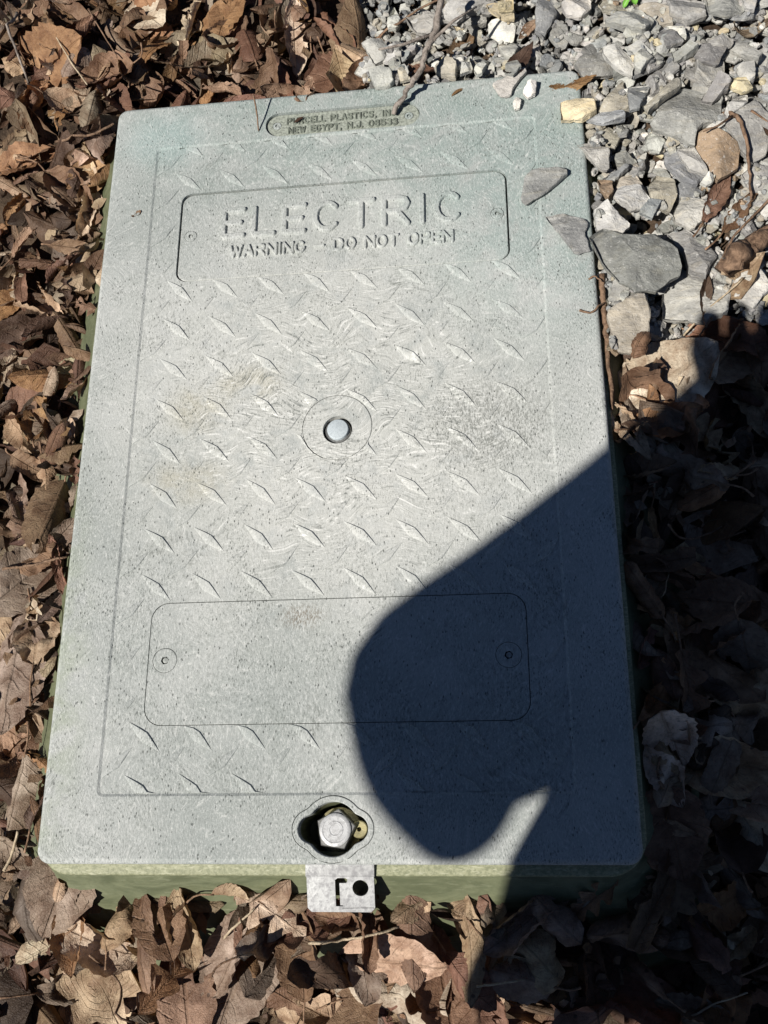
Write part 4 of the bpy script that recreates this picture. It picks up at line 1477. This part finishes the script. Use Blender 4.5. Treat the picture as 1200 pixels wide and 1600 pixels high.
# leaves one can single out in the photograph: px, py, direction of tip (deg), length m, shape, state, colour, flip, label, lid share
HL = [
    (18, 1050, 85, 0.092, 'oval', 'flat', 'grey brown', True, 'long oval grey brown leaf with clear midrib at the left picture edge', 0.0),
    (345, 1545, 250, 0.070, 'broad', 'flat', 'grey brown', False, 'broad mauve brown flat leaf with a small hole near the bottom edge', 0.0),
    (60, 1395, 250, 0.066, 'broad', 'flat', 'grey brown', False, 'pale grey brown broad leaf standing against the lower left corner', 0.35),
    (95, 1465, 275, 0.055, 'oval', 'folded', 'orange brown', False, 'ribbed orange brown folded leaf hanging below the lower left corner', 0.0),
    (90, 1545, 300, 0.078, 'maple', 'crumpled', 'tan', False, 'big crumpled pale tan leaf at the lower left bottom edge', 0.0),
    (265, 1560, 100, 0.075, 'oval', 'flat', 'brown', False, 'smooth brown oval leaf with straight midrib left of the mauve leaf', 0.0),
    (825, 1440, 215, 0.072, 'oval', 'rolled', 'grey brown', False, 'ribbed grey brown rolled leaf in shade below the front wall', 0.0),
    (690, 1555, 100, 0.085, 'oval', 'curled', 'brown', False, 'large dark ribbed oval leaf in shade at the bottom centre', 0.0),
    (1140, 820, 200, 0.060, 'maple', 'flat', 'grey brown', False, 'angular grey brown leaf in shade right of the lid above the blank plate', 0.0),
    (1125, 1210, 65, 0.066, 'narrow', 'curled', 'grey brown', True, 'narrow mauve grey leaf in shade right of the lower right lid corner', 0.0),
    (1145, 1130, 20, 0.060, 'lobed', 'crumpled', 'grey brown', True, 'crumpled lobed mauve grey leaf in shade near the right picture edge', 0.0),
    (1060, 1300, 280, 0.062, 'broad', 'flat', 'brown', False, 'flat brown leaf in shade just outside the lower right lid corner', 0.15),
    (985, 655, 300, 0.060, 'narrow', 'flat', 'tan', False, 'narrow tan leaf wedged along the right lid edge above the shadow', 0.3),
    (1040, 660, 20, 0.060, 'oval', 'curled', 'orange brown', False, 'curled orange brown leaf below the large pale beige leaf', 0.0),
    (115, 165, 350, 0.055, 'oval', 'curled', 'tan', False, 'cream tan ribbed leaf lying just left of the upper left lid corner', 0.0),
    (165, 130, 200, 0.066, 'broad', 'curled', 'brown', False, 'brown curled leaf beyond the upper left lid corner beside cream leaf', 0.0),
    (45, 150, 250, 0.055, 'oval', 'rolled', 'orange brown', False, 'rolled orange brown leaf standing like a tube at the upper left', 0.0),
    (25, 235, 10, 0.070, 'oval', 'folded', 'orange brown', False, 'folded golden brown toothed leaf at the left picture edge, upper left', 0.0),
    (100, 285, 320, 0.072, 'oval', 'folded', 'brown', False, 'long brown folded leaf left of the lid near the upper corner', 0.0),
    (230, 20, 310, 0.056, 'broad', 'flat', 'pale beige', False, 'pale beige broad leaf at the top edge above the lid corner', 0.0),
    (235, 75, 240, 0.060, 'narrow', 'curled', 'orange brown', False, 'orange brown long curled leaf under the pale leaf at top left', 0.0),
    (345, 20, 260, 0.050, 'oval', 'flat', 'orange brown', False, 'ribbed golden brown leaf at the top edge, left of the middle', 0.0),
    (430, 95, 290, 0.062, 'narrow', 'rolled', 'reddish brown', False, 'reddish brown rolled leaf pointing at the maker plate', 0.3),
    (520, 75, 200, 0.062, 'broad', 'flat', 'reddish brown', False, 'broad reddish brown leaf above the maker plate', 0.1),
    (560, 95, 250, 0.064, 'oval', 'curled', 'brown', False, 'brown curled leaf beside the grey stones above the maker plate', 0.2),
    (485, 20, 90, 0.050, 'narrow', 'folded', 'dark brown', False, 'thin dark folded leaf standing upright at the top edge', 0.0),
    (330, 75, 30, 0.062, 'oval', 'folded', 'grey brown', False, 'grey brown folded leaf above the lid between corner and maker plate', 0.0),
    (370, 130, 5, 0.060, 'narrow', 'curled', 'reddish brown', False, 'reddish brown curled leaf lying along the far lid edge', 0.35),
    (478, 138, 240, 0.030, 'torn', 'crumpled', 'tan', False, 'small crumpled tan leaf scrap spilling onto the lid above the maker plate', 0.8),
    (640, 90, 195, 0.060, 'narrow', 'curled', 'reddish brown', False, 'reddish brown curled leaf among stones beside the forked grey twig', 0.2),
    (720, 75, 240, 0.046, 'oval', 'curled', 'brown', False, 'brown curled leaf among the stones right of the grey twig', 0.0),
    (895, 128, 185, 0.040, 'narrow', 'curled', 'orange brown', True, 'glossy brown boat shaped leaf on the upper right lid corner', 1.0),
    (1100, 465, 80, 0.035, 'narrow', 'folded', 'dark brown', False, 'dark narrow folded leaf between the pale slabs at right', 0.0),
    (1115, 325, 60, 0.050, 'narrow', 'rolled', 'reddish brown', False, 'reddish rolled leaf lying across the gravel at the far right', 0.0),
    (1155, 340, 50, 0.055, 'narrow', 'rolled', 'brown', False, 'long brown rolled leaf on the gravel beside the thick stick', 0.0),
    (1150, 520, 340, 0.075, 'oval', 'curled', 'reddish brown', False, 'dark reddish leaf in shade at the far right below the gravel', 0.0),
    (810, 95, 60, 0.052, 'narrow', 'curled', 'dark brown', False, 'dark narrow leaf between stones above the upper right lid end', 0.5),
    (1048, 590, 215, 0.086, 'broad', 'flat', 'pale beige', True, 'large pale beige ragged leaf half in shadow right of the lid', 0.0),
]
for (px, py, deg, L, shape, state, tn, flip, lab, lidsh) in HL:
    z = -0.02 if not lidsh else 0.004
    r = None
    for att in range(6):
        x, y, _ = at(px, py, z)
        r = place_leaf(shape, state, L * (0.93 ** att), x, y, R(deg - 90), rng, 48 if lidsh < 0.5 else 70, 20, 12, 0.10 + 0.02 * att, flip, max_lid=lidsh)
        if r is not None: break
    if r is None:
        print('leaf skipped', lab); continue
    leaf_object(r, tn, shape, state, rng, tint=tinted(tn, rng, 0.05), stalk=lidsh < 0.5, label=lab)
# scraps of leaf on the lid
for px, py, L, tn, lab in ((715, 143, 0.013, 'orange brown', 'tiny brown leaf scrap lying on the lid right of the maker plate'),
                           (213, 334, 0.010, 'brown', 'tiny brown leaf scrap lying on the lid left of ELECTRIC'),
                           (467, 186, 0.010, 'dark brown', 'dark crumb lying on the maker plate')):
    x, y, _ = at(px, py, 0.001)
    r = place_leaf('narrow' if py < 200 else 'torn', 'curled', L, x, y, R(35 - 90), rng, 60, 8, 6, 0.1, False, max_lid=None)
    leaf_object(r, tn, 'torn', 'flat', rng, label=lab, stalk=False, name='leaf_scrap')

# ------------------------------------------------------------------ twigs
def twig(pts, r0, r1, mat, label, dz=0.002, zs=None, n=22, name='twig', wob=0.18, sides=7, side_twigs=()):
    P = []
    for i, (u, v) in enumerate(pts):
        z = -0.01 if zs is None else zs[i]
        p = at(u, v, z)
        P.append(p)
    S = np.array(smooth_path(P, n))
    S += RNG.normal(0, r0 * 0.22, S.shape)
    if zs is None:
        iy, ix = cells(S)
        h = H[iy, ix] + r0 * 0.9 + dz
        hh = h.copy()
        for _ in range(10):
            hh = np.maximum((np.roll(hh, 1) + hh + np.roll(hh, -1)) / 3, h - 0.004)
            hh[0], hh[-1] = h[0], h[-1]
        S2 = []
        for s, z in zip(np.array(smooth_path([at(u, v, float(np.median(hh))) for u, v in pts], n)), hh):
            S2.append((s[0], s[1], z))
        S = np.array(S2) + RNG.normal(0, r0 * 0.2, (n, 3))
    rad = np.linspace(r0, r1, n)
    V_, F_ = tube(list(S), list(rad), sides, wob=wob)
    c = S.mean(0)
    o = add(name, mesh(name, np.array(V_) - c, F_), None, mat, loc=tuple(c))
    tag(o, label, 'twig', 'twigs lying in the litter')
    for (k, dirv, ln) in side_twigs:
        d = np.array(dirv, float); d /= np.linalg.norm(d)
        v2, f2 = tube([S[k] - c, S[k] - c + d * ln * 0.5 + RNG.normal(0, ln * 0.06, 3), S[k] - c + d * ln], [rad[k] * 0.6, rad[k] * 0.5, rad[k] * 0.3], 5)
        add('side_twig', mesh('side_twig', v2, f2), o, mat)
    return o


twig([(694, -15), (682, 40), (668, 78), (655, 112), (634, 145), (614, 176)], 3.1 * MM, 2.0 * MM, M_TWIG, 'crooked grey twig reaching over the far lid edge onto the maker plate',
     zs=[0.034, 0.031, 0.028, 0.021, 0.011, 0.0015], n=30, side_twigs=[(7, (-0.8, -0.3, 0.1), 0.05), (10, (0.7, 0.5, 0.1), 0.05)])
twig([(396, 148), (400, 170), (404, 204)], 0.8 * MM, 0.6 * MM, M_TWIGB, 'thin dark leaf stalk leaning on the far lid edge left of maker plate', zs=[0.018, 0.011, 0.0008], n=8, sides=5)
twig([(940, 430), (945, 500), (951, 570), (958, 640)], 2.4 * MM, 1.6 * MM, M_TWIGB, 'straight brown twig lying along the right lid edge below big dark stone', zs=[-0.004, -0.006, -0.008, -0.012], n=24)
twig([(906, 484), (924, 489), (934, 479), (944, 474)], 1.0 * MM, 0.7 * MM, M_TWIGB, 'tiny hooked dark twig on the right lid edge', zs=[0.001, 0.0015, 0.002, -0.002], n=12, sides=5)
twig([(920, 436), (930, 432), (940, 440)], 0.8 * MM, 0.5 * MM, M_TWIGB, 'tiny dark twig end at the lid edge under big dark stone', zs=[0.001, 0.002, 0.0], n=8, sides=5)
twig([(1135, 418), (1165, 393), (1215, 352)], 8.0 * MM, 7.0 * MM, M_TWIGB, 'thick weathered brown stick on the gravel at the right edge', n=22, name='stick', wob=0.13, sides=10)
twig([(1128, 172), (1150, 195), (1165, 225), (1172, 262), (1178, 300)], 1.9 * MM, 1.0 * MM, M_TWIGB, 'thin curved vine over the flat slabs at far right', n=24, sides=6, side_twigs=[(4, (-0.8, -0.5, 0.1), 0.03)])
twig([(1215, 300), (1190, 325), (1150, 365), (1130, 395)], 1.2 * MM, 0.8 * MM, M_TWIGB, 'thin dark twig crossing the thick stick at right', n=18, sides=5)
twig([(485, 1472), (530, 1470), (575, 1462), (622, 1449)], 1.1 * MM, 0.9 * MM, M_STRAW, 'pale curved stalk on the leaves below the bracket', n=18, sides=5)
twig([(24, 15), (22, 55), (27, 100)], 1.5 * MM, 1.1 * MM, M_TWIG, 'pale twig standing in the leaves at the upper left edge', n=14, sides=6)
twig([(82, 48), (108, 92), (138, 135)], 0.9 * MM, 0.8 * MM, M_STRAW, 'straight pale straw among leaves at the upper left', n=12, sides=5)
twig([(142, 22), (168, 62), (188, 100)], 0.9 * MM, 0.6 * MM, M_TWIGB, 'fine dark stalk crossing the leaves above the lid corner', n=12, sides=5)
twig([(64, 186), (100, 204), (135, 214), (180, 195)], 1.3 * MM, 1.0 * MM, M_TWIGB, 'reddish brown twig left of the upper left lid corner', n=16, sides=6)
twig([(3, 1362), (20, 1330), (41, 1300)], 1.2 * MM, 1.0 * MM, M_STRAW, 'pale straw at the left edge beside lower left lid corner', n=12, sides=5)
twig([(340, 1470), (375, 1440), (400, 1420)], 1.0 * MM, 0.7 * MM, M_STRAW, 'pale stalk leaning on the front wall left of the bracket', n=12, sides=5)
twig([(150, 1490), (175, 1545), (210, 1595)], 1.0 * MM, 0.8 * MM, M_TWIGB, 'dark thin stalk among leaves at the lower left bottom edge', n=12, sides=5)
twig([(1082, 1592), (1118, 1568), (1158, 1545)], 0.8 * MM, 0.6 * MM, M_STRAW, 'fine pale straw in deep shade at the lower right', n=12, sides=5)
twig([(745, 1540), (780, 1537), (820, 1530)], 0.8 * MM, 0.6 * MM, M_STRAW, 'fine pale straw in shade right of bottom centre', n=12, sides=5)
twig([(5, 890), (60, 880), (105, 870)], 1.2 * MM, 0.9 * MM, M_TWIGB, 'thin reddish twig lying across leaves left of the blank plate', n=14, sides=5)
twig([(585, 40), (630, 28), (670, 10), (728, 6)], 1.2 * MM, 0.9 * MM, M_TWIGB, 'thin brown twig across stones at the top edge', n=16, sides=5)
twig([(1075, 505), (1110, 480), (1160, 440)], 0.9 * MM, 0.7 * MM, M_STRAW, 'fine straw beside the dark folded leaf at far right', n=12, sides=5)
twig([(1030, 850), (1080, 842), (1130, 820)], 0.9 * MM, 0.7 * MM, M_TWIGB, 'thin stalk in shade right of the blank plate', n=12, sides=5)

# small green seedling in the gravel
sd = tag(add('seedling', None, loc=tuple(at(985, 12, 0.0))), 'tiny fresh green seedling in the gravel at the top edge', 'seedling')
iy, ix = cells(np.array([at(985, 12, 0.0)]))
sd.location.z = float(H[iy, ix][0])
for k in range(9):
    P, F_, uv, b, nx = leaf_geom('oval', 'curled', 0.013, rng, 6, 4)
    a = k * 2.4
    P = P @ euler_np(-0.5, 0, a).T
    P += np.array([-math.sin(a), math.cos(a), 0]) * 0.006 + np.array([0, 0, 0.006 + 0.001 * k])
    add('leaf', mesh('green_leaf', P, F_), sd, M_GREEN)

# ------------------------------------------------------------------ the photographer, out of the picture, whose shadow falls across the box
M_JACKET = mat_plain('dark_jacket', (0.035, 0.04, 0.05), 0.8, 0.2)
M_TROUSER = mat_plain('dark_trousers', (0.03, 0.035, 0.05), 0.85, 0.2)
M_SKIN = mat_plain('skin', (0.48, 0.29, 0.21), 0.55, 0.4, 0.0, 0.08)
M_HAIR = mat_plain('dark_hair', (0.03, 0.022, 0.016), 0.6)


def sp(x, y, s):
    """point s metres up the sun ray that strikes the lid plane at (x, y)"""
    return np.array([x, y, 0.0]) + SUN * s


def build_person():
    J = []

    def j(p, r, parent):
        J.append((np.asarray(p, float), r, parent)); return len(J) - 1
    hips = j((0.16, -1.12, 0.70), (0.15, 0.12), None)
    waist = j((0.10, -1.00, 0.84), (0.15, 0.11), hips)
    belly = j(sp(0.310, -0.450, 1.00), (0.18, 0.15), waist)
    chest = j(sp(0.370, -0.325, 1.10), (0.205, 0.15), belly)
    upper = j(sp(0.335, -0.150, 1.15), (0.115, 0.10), chest)
    neck = j(sp(0.226, -0.097, 1.16), (0.086, 0.080), upper)
    skull0 = j(sp(0.155, -0.136, 1.165), (0.096, 0.096), neck)
    skull1 = j(sp(0.105, -0.197, 1.17), (0.097, 0.097), skull0)
    jaw = j(sp(0.083, -0.246, 1.17), (0.064, 0.064), skull1)
    collar = j(sp(0.166, -0.240, 1.15), (0.068, 0.068), skull0)  # lump added beside the neck to fill the notch in the cast shadow
    chin = j(sp(0.088, -0.287, 1.17), (0.031, 0.032), jaw)
    chin_tip = j(sp(0.093, -0.308, 1.17), (0.019, 0.019), chin)  # tip added to draw out the chin's shadow
    ls = j(sp(0.268, -0.292, 1.05), (0.080, 0.078), upper)
    le = j(sp(0.087, -0.454, 0.80), (0.056, 0.056), ls)
    lw = j(sp(0.302, -0.085, 0.86), (0.040, 0.040), le)
    rs = j(sp(0.49, -0.27, 1.12), (0.075, 0.07), upper)
    re_ = j(sp(0.50, -0.36, 0.80), (0.060, 0.060), rs)
    rwr = j(sp(0.395, -0.105, 0.86), (0.048, 0.048), re_)
    lh = j((0.08, -1.10, 0.66), (0.095, 0.10), hips)
    lk = j((0.02, -0.97, 0.34), (0.066, 0.07), lh)
    la = j((0.03, -1.05, -0.055), (0.045, 0.045), lk)
    lt = j((0.02, -0.88, -0.085), (0.04, 0.030), la)
    rh = j((0.27, -1.12, 0.66), (0.095, 0.10), hips)
    rk = j((0.32, -1.00, 0.34), (0.066, 0.07), rh)
    ra = j((0.32, -1.08, -0.055), (0.045, 0.045), rk)
    rt = j((0.33, -0.91, -0.085), (0.04, 0.030), ra)
    # hands: palm and five fingers each
    tips = []

    def hand(wr, palm, fwd, side, nrm, curl, pr=0.034):
        fwd = np.array(fwd, float); fwd /= np.linalg.norm(fwd)
        side = np.array(side, float); side /= np.linalg.norm(side)
        nrm = np.array(nrm, float); nrm /= np.linalg.norm(nrm)
        pc = j(palm, (pr, pr * 0.75), wr)
        for k, (off, ln) in enumerate(((-0.030, 0.066), (-0.010, 0.076), (0.010, 0.072), (0.029, 0.058))):
            b = j(np.array(palm) + fwd * 0.036 + side * off, (0.0105, 0.0105), pc)
            m_ = j(np.array(palm) + fwd * (0.036 + ln * 0.5) + side * off * 1.1 + nrm * curl * 0.5, (0.0092, 0.0092), b)
            j(np.array(palm) + fwd * (0.036 + ln * 0.85) + side * off * 1.1 + nrm * curl * 1.4, (0.0082, 0.0082), m_)
        tb = j(np.array(palm) - side * 0.034 + fwd * 0.006, (0.0125, 0.0125), pc)
        j(np.array(palm) - side * 0.052 + fwd * 0.034 + nrm * curl * 0.6, (0.010, 0.010), tb)
    lp_ = sp(0.292, 0.020, 0.87)
    hand(lw, lp_, (0.35, 0.75, -0.45), (-1, 0.1, 0), (0, 0, 1), 0.010, 0.046)
    rp_ = sp(0.385, -0.010, 0.87)
    hand(rwr, rp_, (-0.1, 1.0, 0.05), (1, 0.1, 0), (0, 0, 1), 0.012)
    me = bpy.data.meshes.new('person_bones')
    me.from_pydata([tuple(p) for p, _, _ in J], [(i, q) for i, (_, _, q) in enumerate(J) if q is not None], [])
    ob = bpy.data.objects.new('person_bones', me)
    COL.objects.link(ob)
    sk = ob.modifiers.new('skin', 'SKIN')
    for i, (_, r, _) in enumerate(J):
        me.skin_vertices[0].data[i].radius = r
        me.skin_vertices[0].data[i].use_root = (i == 0)
    sk.use_smooth_shade = True
    ss = ob.modifiers.new('sub', 'SUBSURF'); ss.levels = 2; ss.render_levels = 2
    dg = bpy.context.evaluated_depsgraph_get()
    dg.update()
    body = bpy.data.meshes.new_from_object(ob.evaluated_get(dg))
    bpy.data.objects.remove(ob, do_unlink=True)
    body.materials.clear()
    for m_ in (M_JACKET, M_TROUSER, M_SKIN): body.materials.append(m_)
    hd = J[skull1][0]
    for p in body.polygons:
        c = np.array(p.center)
        if np.linalg.norm(c - hd) < 0.15 or np.linalg.norm(c - lp_) < 0.11 or np.linalg.norm(c - rp_) < 0.11: p.material_index = 2
        elif c[2] < 0.68 and c[1] < -0.80: p.material_index = 1
        p.use_smooth = True
    root = add('person', body, None, None)
    tag(root, 'person in dark clothes leaning over the box holding a phone, casting the shadow', 'person')
    # hair: a close cap on the crown
    V_, F_ = [], []
    ax_ = np.array([-0.35, -0.25, 0.90]); ax_ /= np.linalg.norm(ax_)
    e1 = np.cross(ax_, (0, 1, 0)); e1 /= np.linalg.norm(e1); e2 = np.cross(ax_, e1)
    for a in range(9):
        th = a / 8 * R(105)
        for b in range(48):
            ph = 2 * math.pi * b / 48
            rr = 0.076 * (1 + 0.01 * math.sin(b * 5 + a * 3))
            V_.append(hd + rr * (math.cos(th) * ax_ + math.sin(th) * (math.cos(ph) * e1 + math.sin(ph) * e2)))
    for a in range(8):
        for b in range(48):
            F_.append((a * 48 + b, a * 48 + (b + 1) % 48, (a + 1) * 48 + (b + 1) % 48, (a + 1) * 48 + b))
    add('hair', mesh('hair', V_, F_), root, M_HAIR)
    return lp_, rp_


build_person()
# the phone the picture was taken with: its back faces the lid, the lens is the camera position
fwd = RC[2]; right = RC[0]; down = RC[1]
ph = add('phone', None, loc=tuple(CAM - fwd * 0.012))
tag(ph, 'dark phone held over the box to take the picture', 'phone')


def slab(cx, cy, hw, hh, r, z0, z1, name, mat):
    lp = rrect(cx, cy, hw, hh, r, 6)
    V_, F_ = [], []
    wall(V_, F_, lp, z1, z0)
    V2 = [right * x - down * y - fwd * z for x, y, z in V_]
    m_ = len(lp)
    F_.append(tuple(range(m_))); F_.append(tuple(range(m_, 2 * m_))[::-1])
    return add(name, mesh(name, V2, F_, False), ph, mat)


M_PHONE = mat_plain('phone_back', (0.03, 0.03, 0.035), 0.35)
M_GLASS = mat_plain('phone_screen', (0.01, 0.01, 0.012), 0.1)
slab(-0.018, -0.056, 0.037, 0.075, 0.010, 0.0, 0.008, 'phone_body', M_PHONE)
slab(-0.018, -0.056, 0.034, 0.072, 0.008, 0.0081, 0.0086, 'screen', M_GLASS)

# ------------------------------------------------------------------ labels that single each thing out
from collections import defaultdict
grp = defaultdict(list)
for it in ITEMS:
    grp[it[1] + ' ' + it[2]].append(it)
NUM = ['first', 'second', 'third', 'fourth', 'fifth', 'sixth', 'seventh', 'eighth', 'ninth', 'tenth', 'eleventh', 'twelfth']
for lab, its in grp.items():
    its.sort(key=lambda t: t[3])
    for i, t in enumerate(its):
        s = lab
        if len(its) == 2: s = lab + (', the upper one' if i == 0 else ', the lower one')
        elif len(its) > 2: s = lab + f', {NUM[min(i, 11)]} from top'
        t[0]['label'] = s
print('leaves', count_leaf, 'stones', sum(1 for o in bpy.data.objects if o.get('category') == 'stone'), 'objects', len(bpy.data.objects), 'tris', sum(len(o.data.loop_triangles) or sum(len(p.vertices) - 2 for p in o.data.polygons) for o in bpy.data.objects if o.type == 'MESH'))
